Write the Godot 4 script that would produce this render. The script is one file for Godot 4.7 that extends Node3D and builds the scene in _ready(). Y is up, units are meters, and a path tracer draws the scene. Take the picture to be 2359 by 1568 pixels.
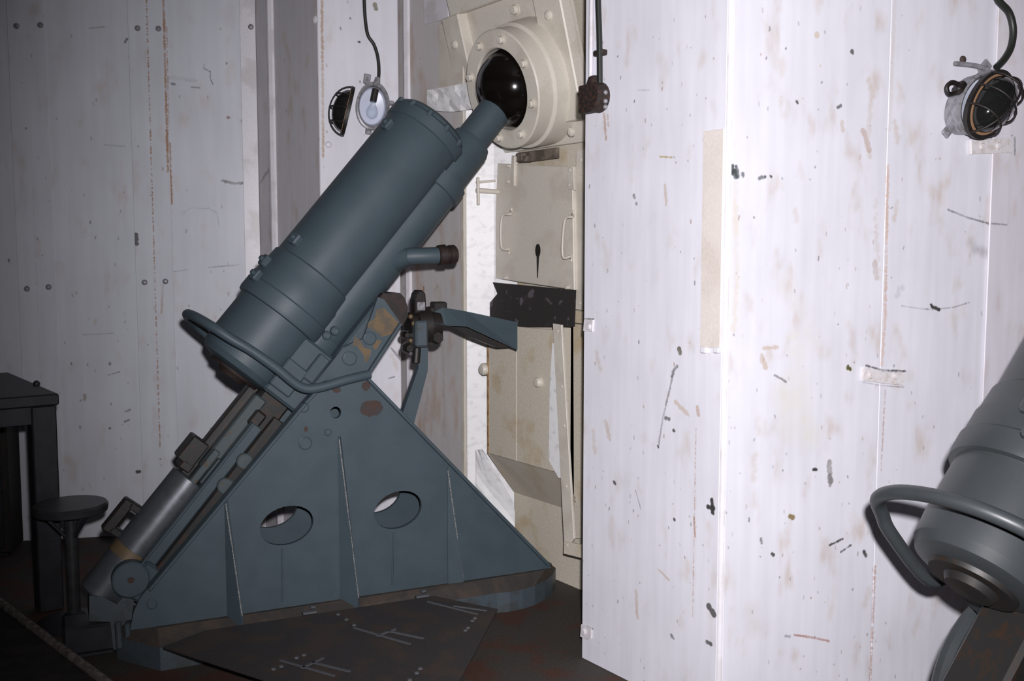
extends Node3D

# ------------------------------------------------------------------ camera numbers (image 2359 x 1568)
const FOC := 2300.0
const EYE := Vector3(0.0, 1.55, 0.0)
const PITCH := 4.9

# ------------------------------------------------------------------ mesh builder
class MB:
	var v := PackedVector3Array()
	var n := PackedVector3Array()
	var uv := PackedVector2Array()
	func tri(a: Vector3, b: Vector3, c: Vector3, na: Vector3, nb: Vector3, nc: Vector3, ua := Vector2.ZERO, ub := Vector2.ZERO, uc := Vector2.ZERO) -> void:
		var f := (b - a).cross(c - a)
		if f.length_squared() < 1e-18:
			return
		if f.dot(na + nb + nc) > 0.0:   # clockwise front faces
			v.append_array([a, c, b]); n.append_array([na, nc, nb]); uv.append_array([ua, uc, ub])
		else:
			v.append_array([a, b, c]); n.append_array([na, nb, nc]); uv.append_array([ua, ub, uc])
	func flat(a: Vector3, b: Vector3, c: Vector3, out: Vector3) -> void:
		var f := (b - a).cross(c - a).normalized()
		if f.dot(out) < 0.0:
			f = -f
		tri(a, b, c, f, f, f)
	func quad(a: Vector3, b: Vector3, c: Vector3, d: Vector3, out: Vector3) -> void:
		flat(a, b, c, out); flat(a, c, d, out)
	# box with chamfered edges, in a basis
	func box(c: Vector3, s: Vector3, bev := 0.003, bs := Basis.IDENTITY) -> void:
		var h := s * 0.5
		bev = minf(bev, minf(h.x, minf(h.y, h.z)) * 0.6)
		var P := func(sx: float, sy: float, sz: float, k: int) -> Vector3:
			var q := Vector3(sx * h.x, sy * h.y, sz * h.z)
			if k != 0: q.x -= sx * bev
			if k != 1: q.y -= sy * bev
			if k != 2: q.z -= sz * bev
			return c + bs * q
		for k in 3:
			for s1 in [-1.0, 1.0]:
				var o := Vector3.ZERO
				o[k] = s1
				var i := (k + 1) % 3
				var j := (k + 2) % 3
				var q := []
				for e in [[-1, -1], [1, -1], [1, 1], [-1, 1]]:
					var t := Vector3.ZERO
					t[k] = s1; t[i] = e[0]; t[j] = e[1]
					q.append(P.call(t.x, t.y, t.z, k))
				quad(q[0], q[1], q[2], q[3], bs * o)
		if bev <= 0.0:
			return
		for k in 3:      # edges parallel to axis k
			var i := (k + 1) % 3
			var j := (k + 2) % 3
			for si in [-1.0, 1.0]:
				for sj in [-1.0, 1.0]:
					var t0 := Vector3.ZERO
					t0[k] = -1; t0[i] = si; t0[j] = sj
					var t1 := t0
					t1[k] = 1
					var o := t0
					o[k] = 0
					quad(P.call(t0.x, t0.y, t0.z, i), P.call(t1.x, t1.y, t1.z, i), P.call(t1.x, t1.y, t1.z, j), P.call(t0.x, t0.y, t0.z, j), bs * o)
		for sx in [-1.0, 1.0]:
			for sy in [-1.0, 1.0]:
				for sz in [-1.0, 1.0]:
					flat(P.call(sx, sy, sz, 0), P.call(sx, sy, sz, 1), P.call(sx, sy, sz, 2), bs * Vector3(sx, sy, sz))
	# surface of revolution; profile of Vector2(along, radius); sharp corners unless smooth
	func lathe(o: Vector3, axis: Vector3, prof: Array, seg := 32, sx := 1.0, sy := 1.0, ref := Vector3.UP) -> void:
		axis = axis.normalized()
		var e1 := ref - axis * axis.dot(ref)
		if e1.length() < 0.01:
			e1 = Vector3.RIGHT - axis * axis.x
		e1 = e1.normalized()
		var e2 := axis.cross(e1)
		for i in prof.size() - 1:
			var p: Vector2 = prof[i]
			var q: Vector2 = prof[i + 1]
			var d := q - p
			if d.length() < 1e-7:
				continue
			var nn := Vector2(-d.y, d.x).normalized()
			var n0 := nn
			var n1 := nn
			if i > 0:
				var dp: Vector2 = p - prof[i - 1]
				var np := Vector2(-dp.y, dp.x).normalized()
				if np.dot(nn) > 0.93: n0 = (np + nn).normalized()
			if i < prof.size() - 2:
				var dq: Vector2 = prof[i + 2] - q
				var nq := Vector2(-dq.y, dq.x).normalized()
				if nq.dot(nn) > 0.93: n1 = (nq + nn).normalized()
			for k in seg:
				var t0 := TAU * k / seg
				var t1 := TAU * (k + 1) / seg
				var r0 := e1 * cos(t0) * sx + e2 * sin(t0) * sy
				var r1 := e1 * cos(t1) * sx + e2 * sin(t1) * sy
				var m0 := e1 * cos(t0) * sy + e2 * sin(t0) * sx
				var m1 := e1 * cos(t1) * sy + e2 * sin(t1) * sx
				var A := o + axis * p.x + r0 * p.y
				var B := o + axis * q.x + r0 * q.y
				var C := o + axis * q.x + r1 * q.y
				var D := o + axis * p.x + r1 * p.y
				var na := (m0 * n0.y + axis * n0.x).normalized()
				var nb := (m0 * n1.y + axis * n1.x).normalized()
				var nc := (m1 * n1.y + axis * n1.x).normalized()
				var nd := (m1 * n0.y + axis * n0.x).normalized()
				tri(A, B, C, na, nb, nc)
				tri(A, C, D, na, nc, nd)
	func cyl(a: Vector3, b: Vector3, r: float, seg := 24, bev := 0.003) -> void:
		var L := a.distance_to(b)
		bev = minf(bev, minf(r, L) * 0.4)
		lathe(a, b - a, [Vector2(0, 0), Vector2(0, r - bev), Vector2(bev, r), Vector2(L - bev, r), Vector2(L, r - bev), Vector2(L, 0)], seg)
	# tube swept along a path
	func tube(pts: Array, r: float, seg := 12, ends := true, r1 := -1.0) -> void:
		if r1 < 0: r1 = r
		var N := pts.size()
		var t0: Vector3 = (pts[1] - pts[0]).normalized()
		var ref := Vector3.UP if absf(t0.y) < 0.9 else Vector3.RIGHT
		var e1 := (ref - t0 * t0.dot(ref)).normalized()
		var ring0 := []
		var nor0 := []
		for i in N:
			var t: Vector3
			if i == 0: t = t0
			elif i == N - 1: t = (pts[i] - pts[i - 1]).normalized()
			else: t = ((pts[i] - pts[i - 1]).normalized() + (pts[i + 1] - pts[i]).normalized()).normalized()
			e1 = (e1 - t * t.dot(e1)).normalized()
			var e2 := t.cross(e1)
			var rr := lerpf(r, r1, float(i) / (N - 1))
			var ring := []
			var nor := []
			for k in seg:
				var a := TAU * k / seg
				var q := e1 * cos(a) + e2 * sin(a)
				nor.append(q); ring.append(pts[i] + q * rr)
			if i > 0:
				for k in seg:
					var k2 := (k + 1) % seg
					tri(ring0[k], ring[k], ring[k2], nor0[k], nor[k], nor[k2])
					tri(ring0[k], ring[k2], ring0[k2], nor0[k], nor[k2], nor0[k2])
			if ends and (i == 0 or i == N - 1):
				var o := -t if i == 0 else t
				for k in seg:
					flat(pts[i], ring[k], ring[(k + 1) % seg], o)
			ring0 = ring; nor0 = nor
	# extruded polygon in the local xy plane between z0 and z1, turned by a transform
	func prism(poly: PackedVector2Array, z0: float, z1: float, bev := 0.0, xf := Transform3D.IDENTITY) -> void:
		if Geometry2D.is_polygon_clockwise(poly):
			poly = poly.duplicate(); poly.reverse()
		var ix := Geometry2D.triangulate_polygon(poly)
		var top := poly
		if bev > 0.0:
			var off := Geometry2D.offset_polygon(poly, -bev)
			if off.size() == 1 and off[0].size() == poly.size():
				# match starting vertex
				var best := 0
				for i in off[0].size():
					if off[0][i].distance_to(poly[0]) < off[0][best].distance_to(poly[0]): best = i
				top = PackedVector2Array()
				for i in off[0].size(): top.append(off[0][(best + i) % off[0].size()])
			else:
				bev = 0.0
		var zt := z1
		for side in 2:
			var z := z0 if side == 0 else zt
			var pl := poly if side == 0 else top
			var o := Vector3(0, 0, -1) if side == 0 else Vector3(0, 0, 1)
			for i in range(0, ix.size(), 3):
				flat(xf * Vector3(pl[ix[i]].x, pl[ix[i]].y, z), xf * Vector3(pl[ix[i + 1]].x, pl[ix[i + 1]].y, z), xf * Vector3(pl[ix[i + 2]].x, pl[ix[i + 2]].y, z), xf.basis * o)
		var N := poly.size()
		for i in N:
			var a := poly[i]
			var b := poly[(i + 1) % N]
			var ou := Vector3((b - a).y, -(b - a).x, 0)
			var zm := z1 - bev
			quad(xf * Vector3(a.x, a.y, z0), xf * Vector3(b.x, b.y, z0), xf * Vector3(b.x, b.y, zm), xf * Vector3(a.x, a.y, zm), xf.basis * ou)
			if bev > 0.0:
				var a2 := top[i]
				var b2 := top[(i + 1) % N]
				quad(xf * Vector3(a.x, a.y, zm), xf * Vector3(b.x, b.y, zm), xf * Vector3(b2.x, b2.y, z1), xf * Vector3(a2.x, a2.y, z1), xf.basis * (ou.normalized() + Vector3(0, 0, 1)))
	func sphere(c: Vector3, r: float, seg := 20, rings := 12, s := Vector3.ONE) -> void:
		for i in rings:
			var p0 := PI * i / rings
			var p1 := PI * (i + 1) / rings
			for k in seg:
				var a0 := TAU * k / seg
				var a1 := TAU * (k + 1) / seg
				var q := [Vector3(sin(p0) * cos(a0), cos(p0), sin(p0) * sin(a0)), Vector3(sin(p1) * cos(a0), cos(p1), sin(p1) * sin(a0)), Vector3(sin(p1) * cos(a1), cos(p1), sin(p1) * sin(a1)), Vector3(sin(p0) * cos(a1), cos(p0), sin(p0) * sin(a1))]
				var nn := []
				for w in q: nn.append((w / s).normalized())
				tri(c + q[0] * s * r, c + q[1] * s * r, c + q[2] * s * r, nn[0], nn[1], nn[2])
				tri(c + q[0] * s * r, c + q[2] * s * r, c + q[3] * s * r, nn[0], nn[2], nn[3])
	func mesh() -> ArrayMesh:
		var a := []
		a.resize(Mesh.ARRAY_MAX)
		a[Mesh.ARRAY_VERTEX] = v; a[Mesh.ARRAY_NORMAL] = n; a[Mesh.ARRAY_TEX_UV] = uv
		var m := ArrayMesh.new()
		m.add_surface_from_arrays(Mesh.PRIMITIVE_TRIANGLES, a)
		return m

# a local frame; hit() turns a photo pixel into a local point on the plane z = k of that frame
class Fr:
	var o: Vector3
	var b: Basis
	func _init(origin: Vector3, yaw: float, pitch := 0.0) -> void:
		o = origin
		b = Basis(Vector3.UP, deg_to_rad(yaw)) * Basis(Vector3.RIGHT, deg_to_rad(pitch))
	func hit(px: float, py: float, k := 0.0) -> Vector3:
		var r := Basis(Vector3.RIGHT, deg_to_rad(-PITCH)) * Vector3((px - 1179.5) / FOC, -(py - 784.0) / FOC, -1.0)
		var e := b.transposed() * (EYE - o)
		var l := b.transposed() * r
		return e + l * ((k - e.z) / l.z)
	func h2(px: float, py: float, k := 0.0) -> Vector2:
		var q := hit(px, py, k)
		return Vector2(q.x, q.y)
	func world(p: Vector3) -> Vector3:
		return o + b * p
	func local(p: Vector3) -> Vector3:
		return b.transposed() * (p - o)
	func xf() -> Transform3D:
		return Transform3D(b, o)

func on_floor(px: float, py: float, h := 0.0) -> Vector3:
	var r := Basis(Vector3.RIGHT, deg_to_rad(-PITCH)) * Vector3((px - 1179.5) / FOC, -(py - 784.0) / FOC, -1.0)
	return EYE + r * ((h - EYE.y) / r.y)

# ------------------------------------------------------------------ nodes
var taken := {}
func numbered(called: String) -> String:
	if not taken.has(called):
		taken[called] = 0
		return called
	taken[called] += 1
	return "%s_%03d" % [called, taken[called]]

func put(mb: MB, called: String, m: Material, parent: Node = self) -> MeshInstance3D:
	var o := MeshInstance3D.new()
	o.mesh = mb.mesh()
	o.material_override = m
	o.name = numbered(called) if parent == self else called
	parent.add_child(o, true)
	return o

func thing(called: String, label: String, category: String, xf := Transform3D.IDENTITY, group := "") -> Node3D:
	var o := Node3D.new()
	o.name = numbered(called)
	add_child(o)
	o.transform = xf
	tag(o, label, category, group)
	return o

func tag(o: Node, label: String, category: String, group := "", kind := "") -> void:
	o.set_meta("label", label)
	o.set_meta("category", category)
	if group: o.set_meta("group", group)
	if kind: o.set_meta("kind", kind)

func setting(called: String, label: String, category: String, xf := Transform3D.IDENTITY) -> Node3D:
	var o := Node3D.new()
	o.name = called
	add_child(o)
	o.transform = xf
	tag(o, label, category, "", "structure")
	return o

# ------------------------------------------------------------------ materials
var M := {}
var rng := RandomNumberGenerator.new()

func noise(sd: int, freq: float, oct := 4) -> FastNoiseLite:
	var f := FastNoiseLite.new()
	f.seed = sd
	f.noise_type = FastNoiseLite.TYPE_SIMPLEX_SMOOTH
	f.frequency = freq
	f.fractal_octaves = oct
	return f

# a seamless blotch picture: colours a (most) .. b (patches), fine grain on top
func blotch(sd: int, a: Color, b: Color, freq: float, lo: float, hi: float, grain := 0.06, size := 384) -> ImageTexture:
	var im1 := noise(sd, freq, 5).get_seamless_image(size, size)
	var im2 := noise(sd + 7, 0.22, 2).get_seamless_image(size, size)
	im1.convert(Image.FORMAT_L8); im2.convert(Image.FORMAT_L8)
	var d1 := im1.get_data()
	var d2 := im2.get_data()
	var out := PackedByteArray()
	out.resize(size * size * 3)
	for i in size * size:
		var t := smoothstep(lo, hi, d1[i] / 255.0)
		var g := 1.0 + (d2[i] / 255.0 - 0.5) * 2.0 * grain
		out[i * 3] = clampi(int((a.r + (b.r - a.r) * t) * g * 255.0), 0, 255)
		out[i * 3 + 1] = clampi(int((a.g + (b.g - a.g) * t) * g * 255.0), 0, 255)
		out[i * 3 + 2] = clampi(int((a.b + (b.b - a.b) * t) * g * 255.0), 0, 255)
	var im := Image.create_from_data(size, size, false, Image.FORMAT_RGB8, out)
	return ImageTexture.create_from_image(im)

func mat(called: String, tex: Texture2D, rough: float, metal := 0.0, scale := 1.0, tint := Color.WHITE, spec := 0.5) -> StandardMaterial3D:
	var m := StandardMaterial3D.new()
	m.resource_name = called
	m.albedo_color = tint
	if tex:
		m.albedo_texture = tex
		m.uv1_triplanar = true
		m.uv1_scale = Vector3.ONE * scale
	m.roughness = rough
	m.metallic = metal
	m.metallic_specular = spec
	M[called] = m
	return m

func materials() -> void:
	var grey := blotch(3, Color8(66, 79, 86), Color8(62, 75, 82), 0.012, 0.3, 0.8, 0.03)
	mat("gun_paint", grey, 0.52, 0.0, 1.2, Color.WHITE, 0.45)
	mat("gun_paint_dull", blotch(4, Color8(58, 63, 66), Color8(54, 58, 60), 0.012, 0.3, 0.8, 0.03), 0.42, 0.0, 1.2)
	mat("gun_paint_worn", blotch(13, Color8(66, 76, 80), Color8(78, 62, 44), 0.03, 0.66, 0.78, 0.06), 0.45, 0.0, 1.6)
	mat("gun_dark", blotch(5, Color8(34, 33, 32), Color8(50, 35, 25), 0.03, 0.6, 0.75, 0.1), 0.5, 0.0, 2.0)
	mat("brown_grease", blotch(6, Color8(42, 29, 25), Color8(30, 22, 20), 0.03, 0.4, 0.7, 0.1), 0.6, 0.0, 2.0)
	mat("brass_worn", blotch(8, Color8(104, 86, 62), Color8(84, 76, 64), 0.02, 0.4, 0.75, 0.06), 0.5, 0.1, 1.5)
	mat("worn_edge", blotch(11, Color8(150, 146, 140), Color8(84, 92, 98), 0.09, 0.35, 0.6, 0.1), 0.5, 0.0, 3.0)
	mat("rust_spot", blotch(9, Color8(66, 50, 44), Color8(58, 54, 54), 0.02, 0.4, 0.8, 0.08), 0.8, 0.0, 2.0)
	mat("steel_tube", blotch(10, Color8(104, 108, 113), Color8(96, 99, 103), 0.03, 0.4, 0.7, 0.04), 0.36, 0.6, 1.5)
	mat("black_gloss", null, 0.12, 0.0, 1.0, Color8(16, 13, 11))
	mat("black_iron", blotch(12, Color8(24, 23, 22), Color8(40, 28, 22), 0.04, 0.55, 0.7, 0.1), 0.5, 0.0, 3.0)
	mat("hole_black", null, 0.9, 0.0, 1.0, Color8(12, 12, 12))
	mat("cream", blotch(20, Color8(212, 206, 194), Color8(202, 195, 182), 0.012, 0.45, 0.8, 0.03), 0.42, 0.0, 0.9)
	mat("cream_stained", blotch(21, Color8(209, 201, 185), Color8(194, 178, 150), 0.012, 0.55, 0.95, 0.05), 0.5, 0.0, 0.8)
	mat("white_paint", blotch(22, Color8(224, 222, 228), Color8(206, 202, 204), 0.012, 0.45, 0.75, 0.03), 0.38, 0.0, 0.8)
	mat("strip_cream", blotch(39, Color8(221, 213, 207), Color8(212, 203, 195), 0.012, 0.4, 0.8, 0.03), 0.42, 0.0, 0.8)
	mat("tie_paint", blotch(38, Color8(218, 214, 216), Color8(204, 196, 192), 0.03, 0.4, 0.85, 0.04), 0.45, 0.0, 3.0)
	mat("silver_paint", blotch(23, Color8(247, 247, 248), Color8(222, 222, 224), 0.02, 0.55, 0.9, 0.03), 0.4, 0.0, 2.0)
	mat("gap_shade", blotch(36, Color8(116, 106, 94), Color8(84, 76, 68), 0.02, 0.35, 0.7, 0.1), 0.8, 0.0, 1.6)  # shade of the gap under the port plate, put into the colour
	mat("rust_line", blotch(24, Color8(186, 156, 116), Color8(140, 98, 62), 0.03, 0.35, 0.8, 0.1), 0.8, 0.0, 2.0)
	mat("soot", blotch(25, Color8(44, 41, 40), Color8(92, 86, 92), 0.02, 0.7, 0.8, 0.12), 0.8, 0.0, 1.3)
	mat("floor_rust", blotch(26, Color8(62, 57, 52), Color8(74, 48, 38), 0.012, 0.45, 0.75, 0.14, 512), 0.75, 0.0, 0.55)
	mat("deck_plate", blotch(27, Color8(54, 50, 50), Color8(64, 54, 48), 0.015, 0.45, 0.7, 0.12), 0.62, 0.0, 0.9)
	mat("deck_mark", null, 0.7, 0.0, 1.0, Color8(78, 80, 84))
	mat("base_dirt", blotch(28, Color8(56, 52, 49), Color8(72, 62, 54), 0.015, 0.45, 0.7, 0.12), 0.7, 0.0, 1.2)
	mat("base_paint", blotch(29, Color8(68, 78, 85), Color8(62, 68, 70), 0.015, 0.5, 0.75, 0.08), 0.5, 0.0, 1.2)
	mat("navy_dark", blotch(30, Color8(38, 38, 44), Color8(30, 30, 34), 0.02, 0.4, 0.7, 0.06), 0.5, 0.0, 1.2)
	mat("stool_seat", blotch(31, Color8(52, 54, 56), Color8(44, 44, 46), 0.02, 0.4, 0.7, 0.06), 0.4, 0.0, 2.0)
	mat("platform_wood", blotch(32, Color8(34, 30, 30), Color8(46, 40, 38), 0.02, 0.4, 0.7, 0.1), 0.8, 0.0, 1.0)
	mat("platform_edge", blotch(33, Color8(128, 118, 114), Color8(84, 76, 74), 0.03, 0.4, 0.65, 0.15), 0.7, 0.0, 2.0)
	mat("cable", null, 0.45, 0.0, 1.0, Color8(34, 38, 34))
	mat("lamp_grey", blotch(34, Color8(150, 150, 156), Color8(120, 118, 120), 0.03, 0.4, 0.7, 0.08), 0.4, 0.2, 3.0)
	mat("lamp_white", null, 0.35, 0.0, 1.0, Color8(205, 210, 226))
	mat("lamp_dome", null, 0.08, 0.0, 1.0, Color8(26, 27, 26))
	mat("lamp_gasket", null, 0.6, 0.0, 1.0, Color8(150, 116, 88))
	mat("iron_rusty", blotch(35, Color8(34, 27, 25), Color8(62, 40, 30), 0.04, 0.5, 0.7, 0.15), 0.7, 0.0, 4.0)
	mat("ceiling_paint", null, 0.6, 0.0, 1.0, Color8(92, 90, 90))
	var g := mat("bulb_glass", null, 0.03, 0.0, 1.0, Color(0.85, 0.92, 1.0, 0.22))
	g.transparency = BaseMaterial3D.TRANSPARENCY_ALPHA

# ------------------------------------------------------------------ painted sheet pictures
# marks: arrays [points in sheet metres, width in metres, colour, strength]
func sheet_material(sd: int, x0: float, x1: float, y1: float, base: Color, stain: float, specks: int, marks: Array, res := 0.0026) -> StandardMaterial3D:
	var W := clampi(int((x1 - x0) / res), 16, 1200)
	var Hh := clampi(int(y1 / res), 16, 1400)
	var mx := W / (x1 - x0)
	var my := Hh / y1
	var r := RandomNumberGenerator.new()
	r.seed = sd * 77 + 5
	var n1 := noise(sd, 0.006, 4)
	n1.offset = Vector3(sd * 31.0, 0, 0)
	var a := n1.get_image(W, Hh, false, false, false)
	var n2 := noise(sd + 100, 0.05, 3)
	var b := n2.get_image(W, maxi(Hh / 14, 8), false, false, false)     # stretched: brush streaks down the sheet
	b.resize(W, Hh, Image.INTERPOLATE_CUBIC)
	var n3 := noise(sd + 200, 0.018, 4)
	var c := n3.get_image(W, maxi(Hh / 2, 8), false, false, false)
	c.resize(W, Hh, Image.INTERPOLATE_BILINEAR)
	for im in [a, b, c]: im.convert(Image.FORMAT_L8)
	var da: PackedByteArray = a.get_data()
	var db: PackedByteArray = b.get_data()
	var dc: PackedByteArray = c.get_data()
	var col := PackedFloat32Array()
	col.resize(W * Hh * 3)
	var sc := Color8(186, 164, 146)
	for i in W * Hh:
		var t := 1.0 + (da[i] - 128) * 0.0002 + (db[i] - 128) * 0.0002
		var q := smoothstep(0.68 - stain * 0.16, 1.05, dc[i] / 255.0 + (da[i] - 128) * 0.0006) * minf(stain, 1.0)
		col[i * 3] = lerpf(base.r, sc.r, q) * t
		col[i * 3 + 1] = lerpf(base.g, sc.g, q) * t
		col[i * 3 + 2] = lerpf(base.b, sc.b, q) * t
	var stamp := func(cx: float, cy: float, rad: float, cc: Color, k: float) -> void:
		var rr := maxf(rad, 0.6)
		for yy in range(maxi(int(cy - rr - 1), 0), mini(int(cy + rr + 2), Hh)):
			for xx in range(maxi(int(cx - rr - 1), 0), mini(int(cx + rr + 2), W)):
				var d := Vector2(xx - cx, yy - cy).length()
				var f := clampf(rr + 0.5 - d, 0.0, 1.0) * k
				if f > 0.0:
					var i := (yy * W + xx) * 3
					col[i] = lerpf(col[i], cc.r, f); col[i + 1] = lerpf(col[i + 1], cc.g, f); col[i + 2] = lerpf(col[i + 2], cc.b, f)
	for s in specks:
		var cc := Color8(70, 66, 64) if r.randf() < 0.6 else Color8(140, 110, 90)
		var x := r.randf() * W
		var y := pow(r.randf(), 0.7) * Hh
		var k := r.randf_range(0.3, 0.9)
		var rad := r.randf_range(0.4, 1.5)
		var L := r.randi_range(1, 5)
		for j in L:
			stamp.call(x + r.randf_range(-0.7, 0.7), y + j * 1.2, rad * 0.75, cc, k * 0.6)
	for mk in marks:
		var pts: Array = mk[0]
		var cover := {}
		var soft: bool = mk[1] > 0.024
		for i in maxi(pts.size() - 1, 1):
			var p: Vector2 = pts[i]
			var q: Vector2 = pts[mini(i + 1, pts.size() - 1)]
			var A := Vector2((p.x - x0) * mx, (y1 - p.y) * my)
			var B := Vector2((q.x - x0) * mx, (y1 - q.y) * my)
			var rmax: float = maxf(mk[1] * mx * 0.5, 0.7)
			var steps := maxi(int(A.distance_to(B) / maxf(1.0, rmax * 0.35)), 1)
			for j in steps + 1:
				var w := A.lerp(B, float(j) / steps)
				if w.x < -rmax or w.x > W + rmax or w.y < -rmax or w.y > Hh + rmax: continue
				if mk.size() > 4 and r.randf() < mk[4]: continue
				w += Vector2(r.randf_range(-0.35, 0.35), r.randf_range(-0.2, 0.2)) * rmax
				var rr := rmax * r.randf_range(0.45, 1.1)
				for yy in range(maxi(int(w.y - rr - 1), 0), mini(int(w.y + rr + 2), Hh)):
					for xx in range(maxi(int(w.x - rr - 1), 0), mini(int(w.x + rr + 2), W)):
						var d := Vector2(xx - w.x, yy - w.y).length()
						var f := clampf(rr + 0.5 - d, 0.0, 1.0)
						if soft: f = clampf(1.0 - d / rr, 0.0, 1.0)
						if f > 0.0:
							var id := yy * W + xx
							cover[id] = maxf(cover.get(id, 0.0), f)
		var cc: Color = mk[2]
		for id in cover:
			var f: float = cover[id] * mk[3] * (0.6 + 0.4 * smoothstep(90.0, 150.0, float(dc[id])))
			var i: int = id * 3
			col[i] = lerpf(col[i], cc.r, f); col[i + 1] = lerpf(col[i + 1], cc.g, f); col[i + 2] = lerpf(col[i + 2], cc.b, f)
	var out := PackedByteArray()
	out.resize(W * Hh * 3)
	for i in W * Hh * 3:
		out[i] = clampi(int(col[i] * 255.0), 0, 255)
	var m := StandardMaterial3D.new()
	m.resource_name = "painted_sheet"
	m.albedo_texture = ImageTexture.create_from_image(Image.create_from_data(W, Hh, false, Image.FORMAT_RGB8, out))
	m.roughness = 0.42
	m.metallic_specular = 0.4
	return m

# one wall sheet standing in a frame: front face at z = zf, thickness th
func sheet(parent: Node3D, called: String, x0: float, x1: float, y0: float, y1: float, zf: float, th: float, m: Material, bev := 0.003) -> MeshInstance3D:
	var mb := MB.new()
	mb.box(Vector3((x0 + x1) / 2, (y0 + y1) / 2, zf - th / 2), Vector3(x1 - x0, y1 - y0, th), bev)
	for i in mb.v.size():
		mb.uv[i] = Vector2(clampf((mb.v[i].x - x0) / (x1 - x0), 0.002, 0.998), clampf((y1 - mb.v[i].y) / (y1 - y0), 0.002, 0.998))
	return put(mb, called, m, parent)

func screw(parent: Node3D, p: Vector3, r: float, m: Material, called := "screw") -> void:
	var mb := MB.new()
	mb.lathe(p, Vector3(0, 0, 1), [Vector2(-0.002, r), Vector2(r * 0.25, r * 0.92), Vector2(r * 0.5, r * 0.5), Vector2(r * 0.55, 0)], 14)
	put(mb, called, m, parent)

func hexbolt(mb: MB, p: Vector3, axis: Vector3, r: float, h: float, washer := true) -> void:
	if washer:
		mb.lathe(p, axis, [Vector2(0, r * 1.35), Vector2(r * 0.15, r * 1.35), Vector2(r * 0.2, 0)], 18)
	mb.lathe(p, axis, [Vector2(0, r), Vector2(h * 0.8, r), Vector2(h, r * 0.8), Vector2(h, 0)], 6)

# ------------------------------------------------------------------ plan of the walls
var FL: Fr
var F12: Fr
var F23: Fr
var F34: Fr
var FR: Fr
var FA: Fr
var FB: Fr
var G: Fr
var G2: Fr
var PF: Fr
const CEIL := 3.2
const PLH := 0.14
const SKIRT := 0.088

func plan() -> void:
	var wl := on_floor(205, 1238)
	FL = Fr.new(wl, 11)
	var P1 := FL.world(FL.hit(600, 586)); P1.y = 0
	F12 = Fr.new(P1, -54)
	var P2 := F12.world(F12.hit(740, 586)); P2.y = 0
	F23 = Fr.new(P2, 20)
	var nf := on_floor(1312, 1345)
	FR = Fr.new(nf, -54)
	var q := FR.hit(924, 586, 0.18); q.y = 0
	F34 = Fr.new(FR.world(q), -54)
	FA = Fr.new(on_floor(1340, 1515), -54)
	var f := FA.hit(1668, 900); f.y = 0
	FB = Fr.new(FA.world(f), 22)
	var n0 := on_floor(310, 1450, 0.14); n0.y = 0
	G = Fr.new(n0, 25)
	G.o = G.world(Vector3(0, 0, -0.2))
	PF = Fr.new(G.world(Vector3(1.635, 2.287, 0)), -54, 15)

func _ready() -> void:
	# ---- camera
	var cam := Camera3D.new()
	cam.name = "camera"
	add_child(cam)
	cam.position = EYE
	cam.rotation_degrees = Vector3(-PITCH, 0, 0)
	cam.fov = rad_to_deg(2.0 * atan(784.0 / FOC))
	cam.near = 0.05
	cam.current = true
	# ---- environment: a closed room, no daylight
	var env := Environment.new()
	env.background_mode = Environment.BG_COLOR
	env.background_color = Color(0, 0, 0)
	env.tonemap_mode = Environment.TONE_MAPPER_LINEAR
	env.tonemap_exposure = 1.0
	env.sdfgi_enabled = true
	env.ssao_enabled = true
	env.ssil_enabled = true
	var we := WorldEnvironment.new()
	we.name = "environment"
	we.environment = env
	add_child(we)
	# ---- the photographer's flash, held just above and right of the lens
	var flash := SpotLight3D.new()
	flash.name = "camera_flash"
	add_child(flash)
	flash.position = Vector3(0.06, 1.69, 0.02)
	flash.look_at(Vector3(0.56, 1.5, -3.4))
	flash.light_color = Color(1.0, 0.985, 1.0)
	flash.light_energy = 18.0
	flash.spot_range = 14.0
	flash.spot_attenuation = 2.0
	flash.spot_angle = 43.0
	flash.spot_angle_attenuation = 0.9
	flash.light_size = 0.03
	flash.shadow_enabled = true

	plan()
	materials()
	room()
	gun_main()
	port()
	recess()
	gun_second()
	furniture()
	lamps()

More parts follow.
